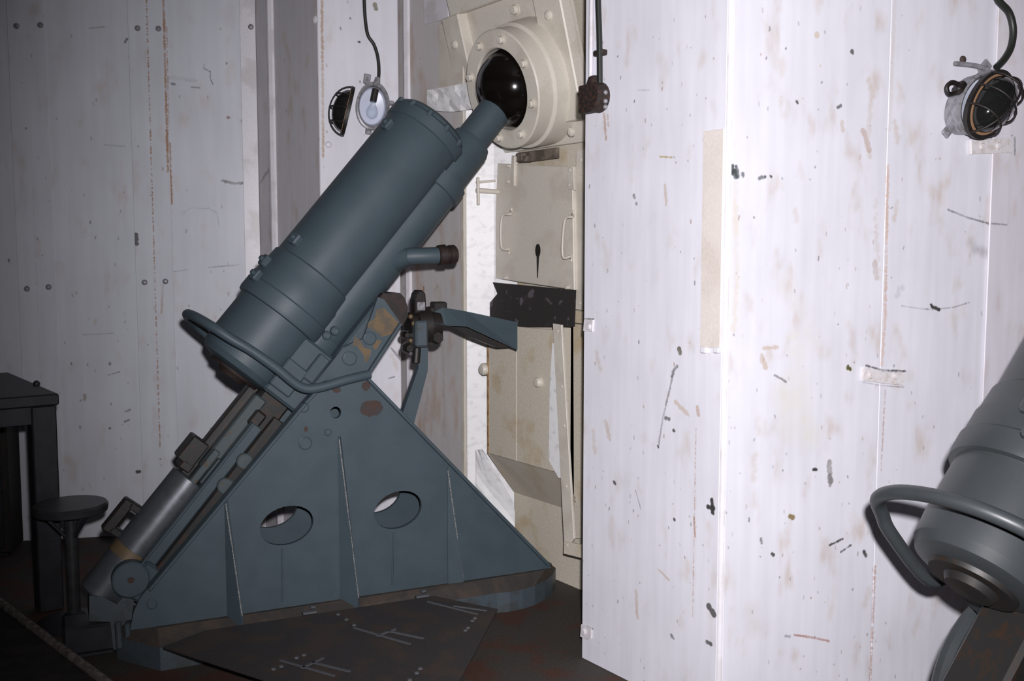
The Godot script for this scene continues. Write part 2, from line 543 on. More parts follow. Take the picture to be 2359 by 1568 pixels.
# ------------------------------------------------------------------ room
func room() -> void:
	var LEFT := -4.2
	var RIGHT := 3.4
	var REAR := 2.4
	var s := setting("floor", "dark rust-brown bare floor", "floor")
	var mb := MB.new()
	mb.box(Vector3((LEFT + RIGHT) / 2, -0.1, (REAR - 6.2) / 2), Vector3(RIGHT - LEFT + 0.4, 0.2, REAR + 6.6), 0.0)
	put(mb, "floor_slab", M.floor_rust, s)
	s = setting("ceiling", "plain painted ceiling above the guns", "ceiling")
	mb = MB.new()
	mb.box(Vector3((LEFT + RIGHT) / 2, CEIL + 0.1, (REAR - 6.2) / 2), Vector3(RIGHT - LEFT + 0.4, 0.2, REAR + 6.6), 0.0)
	put(mb, "ceiling_slab", M.ceiling_paint, s)
	s = setting("wall_front", "plain painted wall behind the photographer", "wall")
	mb = MB.new()
	mb.box(Vector3((LEFT + RIGHT) / 2, CEIL / 2, REAR + 0.1), Vector3(RIGHT - LEFT + 0.4, CEIL, 0.2), 0.0)
	put(mb, "panel", M.white_paint, s)
	s = setting("wall_side", "plain painted side walls of the room", "wall")
	mb = MB.new()
	mb.box(Vector3(LEFT - 0.1, CEIL / 2, -1.3), Vector3(0.2, CEIL, 7.6), 0.0)
	put(mb, "panel", M.white_paint, s)
	mb = MB.new()
	mb.box(Vector3(RIGHT + 0.1, CEIL / 2, -1.3), Vector3(0.2, CEIL, 7.6), 0.0)
	put(mb, "panel", M.white_paint, s)

	var lilac := Color8(220, 220, 228)
	var rust := Color8(140, 84, 48)
	var dark := Color8(52, 50, 50)
	var tan_ := Color8(186, 164, 142)
	# px lists -> sheet metres
	var P := func(f: Fr, pts: Array, k := 0.0) -> Array:
		var o := []
		for i in range(0, pts.size(), 2): o.append(f.h2(pts[i], pts[i + 1], k))
		return o

	# ---------------- left wall: three sheets, two cover battens, a corner strip
	s = setting("wall_left", "grey-white painted sheet wall with riveted cover battens behind the stool", "wall", FL.xf())
	var marksL := [
		[P.call(FL, [620, 60, 560, 62]), 0.012, dark, 0.4], [P.call(FL, [510, 415, 540, 422, 600, 420]), 0.016, dark, 0.55],
		[P.call(FL, [470, 148, 470, 158, 484, 165, 484, 180, 490, 194]), 0.004, dark, 0.8], [P.call(FL, [526, 271, 528, 271]), 0.016, Color8(90, 50, 40), 0.8],
		[P.call(FL, [390, 330, 395, 470]), 0.012, rust, 0.7, 0.2], [P.call(FL, [383, 60, 388, 300]), 0.008, rust, 0.6, 0.5], [P.call(FL, [394, 480, 397, 660]), 0.006, rust, 0.35, 0.5],
		[P.call(FL, [240, 333, 290, 337]), 0.008, dark, 0.25], [P.call(FL, [385, 178, 450, 186]), 0.03, dark, 0.12], [P.call(FL, [395, 193, 402, 194]), 0.012, dark, 0.6],
		[P.call(FL, [440, 201, 460, 202]), 0.008, dark, 0.4], [P.call(FL, [400, 625, 430, 620]), 0.008, dark, 0.25], [P.call(FL, [480, 615, 550, 609]), 0.008, dark, 0.3],
		[P.call(FL, [190, 770, 260, 766]), 0.006, dark, 0.25], [P.call(FL, [220, 735, 218, 745]), 0.03, tan_, 0.5], [P.call(FL, [250, 862, 275, 855]), 0.008, dark, 0.4],
		[P.call(FL, [195, 908, 195, 918]), 0.016, Color8(110, 70, 50), 0.5], [P.call(FL, [288, 946, 300, 942]), 0.01, dark, 0.7], [P.call(FL, [286, 970, 298, 965]), 0.012, dark, 0.7],
		[P.call(FL, [252, 835, 252, 838]), 0.014, dark, 0.5], [P.call(FL, [252, 985, 254, 985]), 0.014, dark, 0.6], [P.call(FL, [316, 1085, 320, 1084]), 0.018, dark, 0.8],
		[P.call(FL, [205, 65, 240, 62]), 0.006, dark, 0.35], [P.call(FL, [288, 98, 292, 90]), 0.012, dark, 0.8], [P.call(FL, [480, 478, 500, 490, 505, 520]), 0.005, dark, 0.25],
		[P.call(FL, [420, 490, 440, 478, 480, 480]), 0.005, dark, 0.25]]
	var xs := []
	for px in [-900, 80, 350, 580, 600]: xs.append(FL.hit(px, 586).x)
	xs[0] = FL.local(Vector3(LEFT, 0, 0)).x - 0.6
	for i in 3:
		var x1: float = xs[i + 1] if i < 2 else xs[4]
		sheet(s, "panel", xs[i], x1 - 0.002, 0, CEIL, 0.0, 0.03, sheet_material(40 + i, xs[i], x1, CEIL, Color8(210, 213, 221), 0.55, 70, marksL, 0.0034))
	var bi := 0
	for bt in [[37, 123], [310, 396]]:
		var a: float = FL.hit(bt[0], 530).x
		var b: float = FL.hit(bt[1], 530).x
		var mid := (a + b) / 2
		var bm := [[[Vector2(mid, 3.2), Vector2(mid, 0.4)], 0.007, rust, 0.75, 0.66]] if bi == 1 else [[[Vector2(mid, 1.9), Vector2(mid, 0.6)], 0.004, rust, 0.3, 0.7]]
		if bi == 1:
			bm.append([P.call(FL, [313, 540, 313, 560]), 0.022, dark, 0.7])
			bm.append([[Vector2(b - 0.01, 3.2), Vector2(b - 0.012, 2.0)], 0.012, Color8(150, 96, 56), 0.7, 0.3])
			bm.append([P.call(FL, [375, 655, 372, 720]), 0.012, rust, 0.25])
		sheet(s, "batten", a, b, 0, CEIL, 0.007, 0.007, sheet_material(50 + bi, a, b, CEIL, Color8(210, 213, 221), 0.5, 14, bm, 0.003), 0.002)
		bi += 1
	sheet(s, "batten", FL.hit(563, 530).x, xs[4], 0, CEIL, 0.008, 0.008, M.white_paint, 0.002)
	for p in [[38, 60], [93, 58], [62, 665], [112, 661], [317, 65], [365, 66], [333, 650], [381, 648], [578, 62]]:
		screw(s, FL.hit(p[0], p[1], 0.007), 0.016, M.lamp_grey)

	# ---------------- stepped wall behind the barrel
	s = setting("wall_back", "stepped white sheet wall carrying the open lamp, behind the barrel", "wall", F12.xf())
	var e12: float = F12.local(F23.o).x
	sheet(s, "panel", 0.0, e12, 0, CEIL, 0.0, 0.03, sheet_material(60, 0, e12, CEIL, Color8(206, 203, 208), 0.9, 25, [[P.call(F12, [618, 0, 622, 560]), 0.02, rust, 0.25, 0.5], [P.call(F12, [600, 420, 612, 400, 625, 385]), 0.03, dark, 0.4]], 0.003))
	# small angle trim standing on this step
	var xt: float = F12.hit(634, 500).x
	mb = MB.new()
	mb.prism(PackedVector2Array([Vector2(xt - 0.05, 0), Vector2(xt + 0.03, 0), Vector2(xt + 0.03, 0.012), Vector2(xt + 0.016, 0.026), Vector2(xt, 0.026), Vector2(xt - 0.05, 0.008)]), 0, CEIL, 0, Transform3D(Basis(Vector3.RIGHT, Vector3.BACK, Vector3.DOWN), Vector3(0, CEIL, 0)))
	put(mb, "angle_trim", M.white_paint, s)
	screw(s, F12.hit(725, 45, 0.002), 0.02, M.white_paint)
	for p in [[578, 62]]:
		pass
	var s2 := setting("wall_lamp", "narrow white painted sheet wall panel carrying the open lamp", "wall", F23.xf())
	var e23: float = F23.hit(922, 586).x
	sheet(s2, "panel", 0.0, e23, 0, CEIL, 0.0, 0.03, sheet_material(61, 0, e23, CEIL, lilac, 0.5, 40, [
		[P.call(F23, [862, 8, 866, 20]), 0.02, Color8(80, 76, 50), 0.9], [P.call(F23, [826, 97, 828, 97]), 0.01, dark, 0.9], [P.call(F23, [806, 43, 807, 43]), 0.01, dark, 0.5],
		[P.call(F23, [741, 0, 744, 360]), 0.012, Color8(176, 150, 128), 0.8, 0.2], [P.call(F23, [900, 800, 925, 830, 928, 850]), 0.012, dark, 0.35], [P.call(F23, [895, 870, 908, 866]), 0.006, dark, 0.6], [P.call(F23, [900, 815, 915, 850]), 0.03, tan_, 0.3]], 0.003))
	screw(s2, F23.hit(757, 333, 0.0), 0.018, M.white_paint)
	# end of the lamp panel turning back, with its trim
	mb = MB.new()
	var back: float = F23.local(F34.o).z
	mb.box(Vector3(e23 - 0.011, CEIL / 2, back / 2 - 0.015), Vector3(0.022, CEIL, absf(back) - 0.032), 0.002)
	put(mb, "return_panel", M.white_paint, s2)

	# ---------------- darker step right of the lamp panel
	var s3 := setting("wall_step", "stained grey-brown sheet wall between the lamp panel and the gun port", "wall", F34.xf())
	var e34: float = F34.local(FR.world(FR.hit(1075, 586, 0.18))).x
	sheet(s3, "panel", -0.25, e34, 0, CEIL, 0.0, 0.05, sheet_material(62, -0.25, e34, CEIL, Color8(204, 200, 200), 1.3, 50, [
		[P.call(F34, [976, 660, 975, 690]), 0.01, rust, 0.7], [P.call(F34, [1065, 695, 1068, 702]), 0.02, dark, 0.7], [P.call(F34, [1082, 690, 1088, 1060]), 0.03, rust, 0.45, 0.3],
		[P.call(F34, [985, 900, 975, 1000]), 0.05, Color8(150, 130, 118), 0.3], [P.call(F34, [1020, 780, 1025, 1000]), 0.05, Color8(150, 130, 118), 0.3]], 0.003))
	mb = MB.new()
	xt = F34.hit(940, 586).x
	mb.prism(PackedVector2Array([Vector2(xt - 0.03, 0), Vector2(xt + 0.04, 0), Vector2(xt + 0.035, 0.012), Vector2(xt + 0.014, 0.022), Vector2(xt, 0.02), Vector2(xt - 0.03, 0.004)]), 0, CEIL, 0, Transform3D(Basis(Vector3.RIGHT, Vector3.BACK, Vector3.DOWN), Vector3(0, CEIL, 0)))
	put(mb, "angle_trim", M.white_paint, s3)

	# ---------------- right wall: corner block A, chamfered edge, sheets B and C
	var s4 := setting("wall_right", "bright white painted sheet wall forming a projecting corner right of the gun", "wall", FA.xf())
	var w_a: float = FA.local(FB.o).x
	var marksA := [
		[P.call(FA, [1340, 1436, 1366, 1446]), 0.007, dark, 0.75], [P.call(FA, [1345, 733, 1368, 734]), 0.006, dark, 0.75],
		[P.call(FA, [1392, 262, 1396, 320]), 0.012, rust, 0.35, 0.4], [P.call(FA, [1400, 262, 1402, 290]), 0.006, rust, 0.4, 0.4],
		[P.call(FA, [1564, 842, 1556, 852, 1545, 900, 1530, 960, 1520, 1025]), 0.008, dark, 0.4], [P.call(FA, [1564, 842, 1556, 850, 1552, 866]), 0.012, dark, 0.5], [P.call(FA, [1518, 1026, 1519, 1028]), 0.012, dark, 0.9],
		[P.call(FA, [1567, 803, 1571, 812]), 0.018, Color8(70, 66, 46), 0.95], [P.call(FA, [1538, 961, 1546, 965]), 0.014, dark, 0.9], [P.call(FA, [1556, 990, 1558, 992]), 0.012, dark, 0.8],
		[P.call(FA, [1523, 360, 1552, 362]), 0.006, Color8(160, 140, 80), 0.7], [P.call(FA, [1470, 207, 1498, 207]), 0.004, dark, 0.4], [P.call(FA, [1461, 448, 1463, 455]), 0.012, dark, 0.6], [P.call(FA, [1467, 467, 1469, 470]), 0.012, dark, 0.6],
		[P.call(FA, [1560, 925, 1590, 955]), 0.016, tan_, 0.5], [P.call(FA, [1645, 1148, 1648, 1182]), 0.014, Color8(62, 62, 60), 0.95], [P.call(FA, [1636, 1166, 1650, 1170]), 0.018, Color8(62, 62, 60), 0.95],
		[P.call(FA, [1638, 1395, 1648, 1412]), 0.022, Color8(70, 70, 68), 0.8], [P.call(FA, [1635, 1478, 1645, 1484]), 0.014, dark, 0.7], [P.call(FA, [1603, 1190, 1606, 1235]), 0.008, rust, 0.7],
		[P.call(FA, [1612, 935, 1614, 960]), 0.014, rust, 0.5, 0.3], [P.call(FA, [1608, 985, 1600, 1420]), 0.005, Color8(170, 130, 110), 0.6, 0.4], [P.call(FA, [1375, 810, 1382, 850]), 0.03, tan_, 0.4], [P.call(FA, [1395, 970, 1405, 1010]), 0.02, tan_, 0.4],
		[P.call(FA, [1366, 990, 1370, 1040]), 0.03, tan_, 0.4], [P.call(FA, [1520, 1310, 1545, 1335]), 0.01, tan_, 0.6], [P.call(FA, [1467, 1360, 1470, 1420]), 0.016, tan_, 0.5],
		[P.call(FA, [1466, 1128, 1478, 1170]), 0.004, dark, 0.5], [P.call(FA, [1556, 1192, 1558, 1196]), 0.012, dark, 0.8], [P.call(FA, [1550, 1462, 1556, 1470]), 0.014, dark, 0.6], [P.call(FA, [1535, 425, 1538, 470]), 0.012, tan_, 0.5], [P.call(FA, [1415, 1108, 1418, 1112]), 0.014, dark, 0.7]]
	var cream_x: float = FA.hit(1618, 560).x
	sheet(s4, "panel", 0.0, w_a - 0.012, 0, CEIL, 0.0, 0.03, sheet_material(63, 0, w_a, CEIL, lilac, 0.5, 170, marksA, 0.0024))
	# cream cover strip beside the corner, ending at two clips
	var clip_y: float = FA.hit(1632, 800).y
	sheet(s4, "cover_strip", cream_x, w_a - 0.018, clip_y, FA.hit(1640, 300).y, 0.004, 0.004, M.strip_cream, 0.001)
	for px in [1622, 1652]:
		mb = MB.new()
		mb.box(FA.hit(px, 806, 0.007), Vector3(0.024, 0.02, 0.014), 0.003)
		put(mb, "clip", M.white_paint, s4)
	# back of the block
	var dep: float = FA.local(FR.o).z
	mb = MB.new()
	mb.box(Vector3(0.015, CEIL / 2, dep / 2 - 0.02), Vector3(0.03, CEIL, absf(dep) - 0.03), 0.002)
	put(mb, "return_panel", M.white_paint, s4)
	# rounded outer corner
	mb = MB.new()
	var dirB := FA.b.transposed() * (FB.b * Vector3.RIGHT)
	var c0 := Vector2(w_a - 0.012, 0.0)
	var c1 := Vector2(w_a, 0) + Vector2(dirB.x, -dirB.z) * 0.012
	var nA := Vector2(0, -1)   # prism plane: x along the wall, y = -z
	var corner := PackedVector2Array()
	for i in 7:
		var t := i / 6.0
		var q := c0.lerp(Vector2(w_a, 0), t).lerp(Vector2(w_a, 0).lerp(c1, t), t)
		corner.append(q)
	var inner := Vector2(w_a - 0.012, 0.03)
	corner.append(c1 + Vector2(-0.02, 0.03)); corner.append(inner)
	mb.prism(corner, 0, CEIL, 0, Transform3D(Basis(Vector3.RIGHT, Vector3.FORWARD, Vector3.UP), Vector3.ZERO))
	put(mb, "corner_edge", M.white_paint, s4)
	# tie plates on the block
	plate(s4, FA, [[1345, 735], [1366, 736], [1364, 764], [1343, 762]], 0.006, M.white_paint, [[1357, 752]], 0.012)
	plate(s4, FA, [[1338, 1438], [1362, 1448], [1361, 1470], [1352, 1474], [1336, 1466]], 0.006, M.white_paint, [[1346, 1454]], 0.014)

	var s5 := setting("wall_far_right", "white painted sheet wall behind the second gun", "wall", FB.xf())
	var xb := [0.012, FB.hit(2037, 586).x, FB.hit(2300, 586).x, FB.local(Vector3(RIGHT, 0, 0)).x]
	xb[3] = (RIGHT - FB.o.x) / cos(deg_to_rad(22)) + 0.1
	var marksB := [
		[P.call(FB, [1686, 380, 1688, 402]), 0.012, Color8(52, 58, 58), 0.95], [P.call(FB, [1695, 384, 1697, 406]), 0.016, Color8(52, 58, 58), 0.95], [P.call(FB, [1690, 396, 1695, 406]), 0.02, Color8(52, 58, 58), 0.95],
		[P.call(FB, [1711, 400, 1712, 406]), 0.012, Color8(52, 58, 58), 0.9], [P.call(FB, [1750, 410, 1762, 406]), 0.012, Color8(52, 58, 58), 0.9], [P.call(FB, [1775, 405, 1776, 406]), 0.01, dark, 0.8],
		[P.call(FB, [1692, 420, 1696, 640, 1690, 760]), 0.03, Color8(214, 204, 186), 0.7], [P.call(FB, [1910, 1060, 1912, 1085, 1914, 1112]), 0.018, Color8(110, 104, 100), 0.75], [P.call(FB, [1912, 1090, 1914, 1114]), 0.02, Color8(84, 80, 78), 0.7],
		[P.call(FB, [1875, 1078, 1882, 1079]), 0.012, dark, 0.9], [P.call(FB, [1913, 1252, 1942, 1238]), 0.008, dark, 0.8, 0.25], [P.call(FB, [1938, 1268, 1964, 1250]), 0.007, dark, 0.8, 0.25], [P.call(FB, [1990, 1266, 1996, 1278]), 0.014, dark, 0.8],
		[P.call(FB, [1753, 1238, 1754, 1248]), 0.009, dark, 0.8], [P.call(FB, [1779, 1273, 1781, 1275]), 0.016, dark, 0.8], [P.call(FB, [1822, 1187, 1826, 1190]), 0.018, Color8(120, 100, 60), 0.8],
		[P.call(FB, [1830, 1459, 1870, 1464, 1910, 1473]), 0.008, Color8(150, 96, 84), 0.7], [P.call(FB, [1810, 1461, 1820, 1462]), 0.01, dark, 0.5], [P.call(FB, [1740, 1045, 1735, 1100]), 0.04, tan_, 0.45],
		[P.call(FB, [1800, 640, 1850, 720, 1880, 800]), 0.1, Color8(214, 206, 200), 0.35], [P.call(FB, [1820, 900, 1850, 1000]), 0.16, Color8(216, 210, 194), 0.5], [P.call(FB, [1830, 780, 1840, 940]), 0.12, Color8(218, 212, 196), 0.4],
		[P.call(FB, [1752, 815, 1760, 835, 1764, 845]), 0.02, tan_, 0.5], [P.call(FB, [1760, 800, 1792, 798]), 0.014, tan_, 0.5], [P.call(FB, [1785, 862, 1802, 872, 1812, 878]), 0.008, dark, 0.6], [P.call(FB, [1953, 842, 1958, 848]), 0.018, Color8(80, 76, 40), 0.9],
		[P.call(FB, [2000, 180, 2010, 220, 1998, 330, 2005, 360]), 0.03, tan_, 0.45], [P.call(FB, [1990, 300, 2004, 345]), 0.02, Color8(170, 140, 124), 0.5], [P.call(FB, [2018, 460, 2024, 640]), 0.03, tan_, 0.4, 0.4], [P.call(FB, [2016, 600, 2020, 640]), 0.02, Color8(160, 136, 116), 0.4],
		[P.call(FB, [1963, 115, 1966, 124]), 0.014, dark, 0.9], [P.call(FB, [1882, 80, 1884, 82]), 0.02, Color8(190, 170, 140), 0.8], [P.call(FB, [1836, 234, 1838, 236]), 0.014, dark, 0.8], [P.call(FB, [1930, 247, 1936, 244]), 0.012, dark, 0.6], [P.call(FB, [1832, 480, 1836, 505]), 0.03, tan_, 0.45],
		[P.call(FB, [2062, 0, 2050, 300]), 0.014, tan_, 0.2], [P.call(FB, [2060, 280, 2070, 330]), 0.03, tan_, 0.45], [P.call(FB, [2046, 380, 2040, 720, 2032, 840]), 0.012, Color8(196, 150, 124), 0.5, 0.3], [P.call(FB, [2068, 460, 2060, 505]), 0.03, tan_, 0.5],
		[P.call(FB, [2065, 680, 2078, 660]), 0.03, Color8(150, 146, 148), 0.45], [P.call(FB, [2076, 703, 2110, 708, 2150, 712, 2200, 706, 2235, 695]), 0.005, dark, 0.4, 0.3], [P.call(FB, [2145, 700, 2150, 706, 2165, 712]), 0.012, dark, 0.9],
		[P.call(FB, [2185, 482, 2230, 500, 2280, 514]), 0.007, dark, 0.5], [P.call(FB, [2040, 895, 2030, 1080]), 0.006, Color8(150, 100, 80), 0.5, 0.5], [P.call(FB, [2250, 575, 2280, 580]), 0.05, Color8(150, 146, 150), 0.35],
		[P.call(FB, [2017, 1300, 2005, 1568]), 0.01, Color8(150, 104, 84), 0.45, 0.5], [P.call(FB, [2005, 1350, 1995, 1390]), 0.04, tan_, 0.4], [P.call(FB, [1890, 150, 1890, 152]), 0.01, tan_, 0.5], [P.call(FB, [1940, 280, 1942, 300]), 0.016, tan_, 0.4], [P.call(FB, [1730, 1400, 1760, 1450]), 0.1, Color8(196, 184, 176), 0.3],
		[P.call(FB, [1996, 840, 2034, 851, 2086, 853]), 0.007, dark, 0.75], [P.call(FB, [1988, 878, 2032, 886, 2082, 890]), 0.003, dark, 0.5], [P.call(FB, [2236, 317, 2332, 312]), 0.008, dark, 0.5], [P.call(FB, [2338, 316, 2338, 356]), 0.01, dark, 0.35], [P.call(FB, [2240, 560, 2300, 600]), 0.05, Color8(160, 156, 160), 0.25]]
	for i in 3:
		var gap := 0.003 if i < 2 else 0.0
		sheet(s5, "panel", xb[i], xb[i + 1] - gap, 0, CEIL, -0.002 if i == 1 else 0.0, 0.03, sheet_material(64 + i, xb[i], xb[i + 1], CEIL, lilac if i < 2 else Color8(214, 211, 219), 0.65, [150, 70, 30][i], marksB, 0.0026), 0.002)
	# cover strip near the right-hand lamp
	var x0: float = FB.hit(2277, 500).x
	var x1: float = FB.hit(2318, 500).x
	sheet(s5, "batten", x0, x1, 0, CEIL, 0.008, 0.008, sheet_material(69, x0, x1, CEIL, Color8(214, 211, 219), 0.6, 8, [[P.call(FB, [2280, 514, 2330, 518]), 0.007, dark, 0.6]], 0.003), 0.003)
	plate(s5, FB, [[1992, 846], [2033, 856], [2083, 858], [2080, 887], [2032, 882], [1990, 876]], 0.012, M.tie_paint, [[2005, 864], [2062, 866]], 0.012)
	plate(s5, FB, [[2237, 322], [2330, 318], [2333, 352], [2238, 355]], 0.012, M.tie_paint, [[2300, 336], [2262, 338]], 0.012)

func plate(parent: Node3D, f: Fr, px: Array, th: float, m: Material, bolts: Array, br: float, z := 0.0, called := "tie_plate") -> MeshInstance3D:
	var poly := PackedVector2Array()
	for p in px: poly.append(f.h2(p[0], p[1], z + th))
	var mb := MB.new()
	mb.prism(poly, z, z + th, 0.0015)
	var o := put(mb, called, m, parent)
	for b in bolts:
		var q := MB.new()
		hexbolt(q, f.hit(b[0], b[1], z + th), Vector3(0, 0, 1), br, br * 0.7, false)
		put(q, "bolt", m, o)
	return o

# ------------------------------------------------------------------ gun
# tube group in the gun's own frame: (a along the barrel, b up across it, z to the near side)
func gun_tube(root: Node3D, e: float, s0: Vector2, full: bool) -> void:
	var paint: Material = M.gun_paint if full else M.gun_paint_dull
	var amin := 0.0 if full else 0.55
	var ce := cos(deg_to_rad(e))
	var se := sin(deg_to_rad(e))
	var A := func(a: float, b: float, z := 0.0) -> Vector3:
		return Vector3(s0.x + ce * a - se * b, s0.y + se * a + ce * b, z)
	var ax := Vector3(ce, se, 0)
	var up := Vector3(-se, ce, 0)
	var bs := Basis(ax, up, Vector3(0, 0, 1))
	var V := func(x: float, y: float) -> Vector2: return Vector2(x, y)
	# ---- jacket with collars
	var mb := MB.new()
	mb.lathe(A.call(0, 0.37), ax, [Vector2(1.50, 0.0), Vector2(1.50, 0.176), Vector2(2.40, 0.176), Vector2(2.435, 0.168), Vector2(2.45, 0.15), Vector2(2.45, 0)], 64)
	var jacket := put(mb, "jacket", paint, root)
	mb = MB.new()
	mb.lathe(A.call(0, 0.37), ax, [Vector2(1.375, 0.17), Vector2(1.38, 0.194), Vector2(1.395, 0.198), Vector2(1.445, 0.198), Vector2(1.452, 0.192), Vector2(1.52, 0.192), Vector2(1.535, 0.187), Vector2(1.60, 0.184), Vector2(1.61, 0.175)], 64)
	put(mb, "collar", paint, jacket)
	mb = MB.new()
	mb.lathe(A.call(0, 0.37), ax, [Vector2(2.355, 0.175), Vector2(2.36, 0.184), Vector2(2.41, 0.184), Vector2(2.42, 0.175)], 64)
	put(mb, "end_band", paint, jacket)
	# scalloped nuts round the far end
	for k in 12:
		var t := TAU * k / 12.0 + 0.1
		var q := MB.new()
		var c: Vector3 = A.call(2.40, 0.37) + up * cos(t) * 0.176 + Vector3(0, 0, 1) * sin(t) * 0.176
		q.cyl(c, c + ax * 0.03, 0.013, 10, 0.003)
		put(q, "nut", paint, jacket)
	# clamp lugs on the collar (upper back edge) and on the jacket top
	for L in [[1.45, 1.15, 0.2], [1.52, 1.32, 0.19], [2.28, 1.1, 0.178], [1.66, 1.05, 0.176]]:
		var t: float = L[1]
		var q := MB.new()
		var r: Vector3 = (up * cos(PI / 2 - t) + Vector3(0, 0, 1) * sin(PI / 2 - t)).normalized()
		var tn := ax.cross(r)
		var c: Vector3 = A.call(L[0], 0.37) + r * (L[2] + 0.008)
		q.box(c, Vector3(0.05, 0.03, 0.045), 0.006, Basis(ax, r, tn))
		hexbolt(q, c + r * 0.014, r, 0.012, 0.014)
		put(q, "clamp_lug", paint, jacket)
	# ---- breech
	mb = MB.new()
	mb.lathe(A.call(0, 0.37), ax, [Vector2(1.10, 0.0), Vector2(1.10, 0.12), Vector2(1.115, 0.16), Vector2(1.14, 0.174), Vector2(1.20, 0.178), Vector2(1.385, 0.178), Vector2(1.39, 0.0)], 64)
	var breech := put(mb, "breech", paint, root)
	mb = MB.new()
	mb.lathe(A.call(1.10, 0.37), -ax, [Vector2(-0.002, 0.115), Vector2(0.012, 0.11), Vector2(0.012, 0.07), Vector2(0.03, 0.06), Vector2(0.035, 0)], 40)
	put(mb, "breech_cap", M.brown_grease if full else M.gun_dark, breech)
	mb = MB.new()
	mb.box(A.call(1.245, 0.165, 0.0), Vector3(0.27, 0.2, 0.27), 0.012, bs)
	put(mb, "breech_block", paint, breech)
	mb = MB.new()
	mb.box(A.call(1.205, 0.215, 0.145), Vector3(0.13, 0.1, 0.035), 0.006, bs)
	mb.box(A.call(1.30, 0.15, 0.15), Vector3(0.12, 0.05, 0.03), 0.005, bs)
	put(mb, "catch_plate", paint, breech)
	mb = MB.new()
	mb.lathe(A.call(1.20, 0.255, 0.163), Vector3(0, 0, 1), [Vector2(0, 0.018), Vector2(0.02, 0.016), Vector2(0.024, 0.008), Vector2(0.024, 0)], 14)
	put(mb, "catch_pin", M.steel_tube, breech)
	# ---- sleeve, barrel
	mb = MB.new()
	mb.lathe(A.call(0, 0.19), ax, [Vector2(1.33, 0), Vector2(1.33, 0.105), Vector2(1.345, 0.112), Vector2(1.43, 0.112), Vector2(1.44, 0.108), Vector2(2.23, 0.108), Vector2(2.235, 0.118), Vector2(2.30, 0.118), Vector2(2.305, 0.1), Vector2(2.49, 0.098), Vector2(2.515, 0.088), Vector2(2.52, 0)], 48)
	var sleeve := put(mb, "sleeve", paint, root)
	mb = MB.new()
	mb.lathe(A.call(0, 0.195), ax, [Vector2(2.40, 0), Vector2(2.40, 0.074), Vector2(2.80, 0.074), Vector2(2.80, 0)], 40)
	put(mb, "barrel", paint, root)
	# lock nuts between jacket and sleeve
	for p in [[1.435, 0.19, 0.115], [1.47, 0.175, 0.118]]:
		mb = MB.new()
		mb.lathe(A.call(p[0], p[1], p[2] - 0.012), Vector3(0, 0, 1), [Vector2(0, 0.02), Vector2(0.02, 0.018), Vector2(0.025, 0.01), Vector2(0.025, 0)], 16)
		put(mb, "stud", paint, sleeve)
	if full:
		# side pipe with its capped end
		var p0: Vector3 = A.call(1.86, 0.16, 0.03)
		var p1: Vector3 = G.hit(945, 590, 0.1)
		var p2: Vector3 = G.hit(1015, 588, 0.1)
		var p3: Vector3 = G.hit(1050, 586, 0.1)
		mb = MB.new()
		mb.tube([p0, p0.lerp(p1, 0.6), p1, p2], 0.036, 16, true)
		mb.tube([p0, p0.lerp(p1, 0.5), p1], 0.07, 16, true, 0.037)
		var pipe := put(mb, "side_pipe", paint, sleeve)
		mb = MB.new()
		var dd := (p3 - p2).normalized()
		mb.lathe(p2 - dd * 0.015, dd, [Vector2(0, 0.036), Vector2(0.004, 0.044), Vector2(0.035, 0.046), Vector2(0.04, 0.038), Vector2(0.05, 0.038), Vector2(0.052, 0.042), Vector2(0.078, 0.042), Vector2(0.085, 0.036), Vector2(0.085, 0)], 20)
		put(mb, "pipe_cap", M.brown_grease, pipe)
	# ---- breech handle: a U of bent tube round the breech
	var pts := []
	pts.append(A.call(1.41, -0.02, 0.23))
	pts.append(A.call(1.33, 0.05, 0.245))
	pts.append(A.call(1.24, 0.12, 0.25))
	pts.append(A.call(1.20, 0.18, 0.25))
	pts.append(A.call(1.20, 0.30, 0.25))
	pts.append(A.call(1.195, 0.42, 0.245))
	for i in 7:
		var t := PI * i / 6.0
		pts.append(A.call(1.185 - 0.03 * i / 6.0, 0.50 + 0.155 * sin(t), 0.235 * cos(t)))
	pts.append(A.call(1.14, 0.42, -0.245))
	pts.append(A.call(1.13, 0.20, -0.25))
	pts.append(A.call(1.20, 0.12, -0.25))
	pts.append(A.call(1.41, -0.02, -0.23))
	mb = MB.new()
	mb.tube(smooth_path(pts, 5), 0.019, 14)
	put(mb, "handle", paint, root)
	# ---- cradle: rails, guide bar, polished lower cylinder
	mb = MB.new()
	if full: mb.box(A.call(0.68, 0.262, -0.04), Vector3(0.95, 0.045, 0.06), 0.006, bs)
	else: mb.box(A.call(0.85, 0.17, 0.03), Vector3(0.6, 0.13, 0.16), 0.012, bs)
	var rail := put(mb, "guide_rail", M.gun_dark, root)
	if full:
		mb = MB.new()
		mb.box(A.call(0.90, 0.225, 0.02), Vector3(0.36, 0.055, 0.06), 0.006, bs)
		put(mb, "guide_plate", M.gun_paint_worn, rail)
		mb = MB.new()
		mb.box(A.call(0.75, 0.30, -0.03), Vector3(0.11, 0.075, 0.11), 0.005, bs)
		mb.box(A.call(0.69, 0.285, -0.03), Vector3(0.04, 0.05, 0.11), 0.005, bs)
		put(mb, "slide_block", M.gun_dark, rail)
		mb = MB.new()
		mb.box(A.call(0.73, 0.235, 0.045), Vector3(0.16, 0.03, 0.05), 0.004, bs)
		mb.box(A.call(0.73, 0.205, 0.05), Vector3(0.12, 0.02, 0.055), 0.004, bs)
		put(mb, "slide_shoe", M.gun_paint_worn, rail)
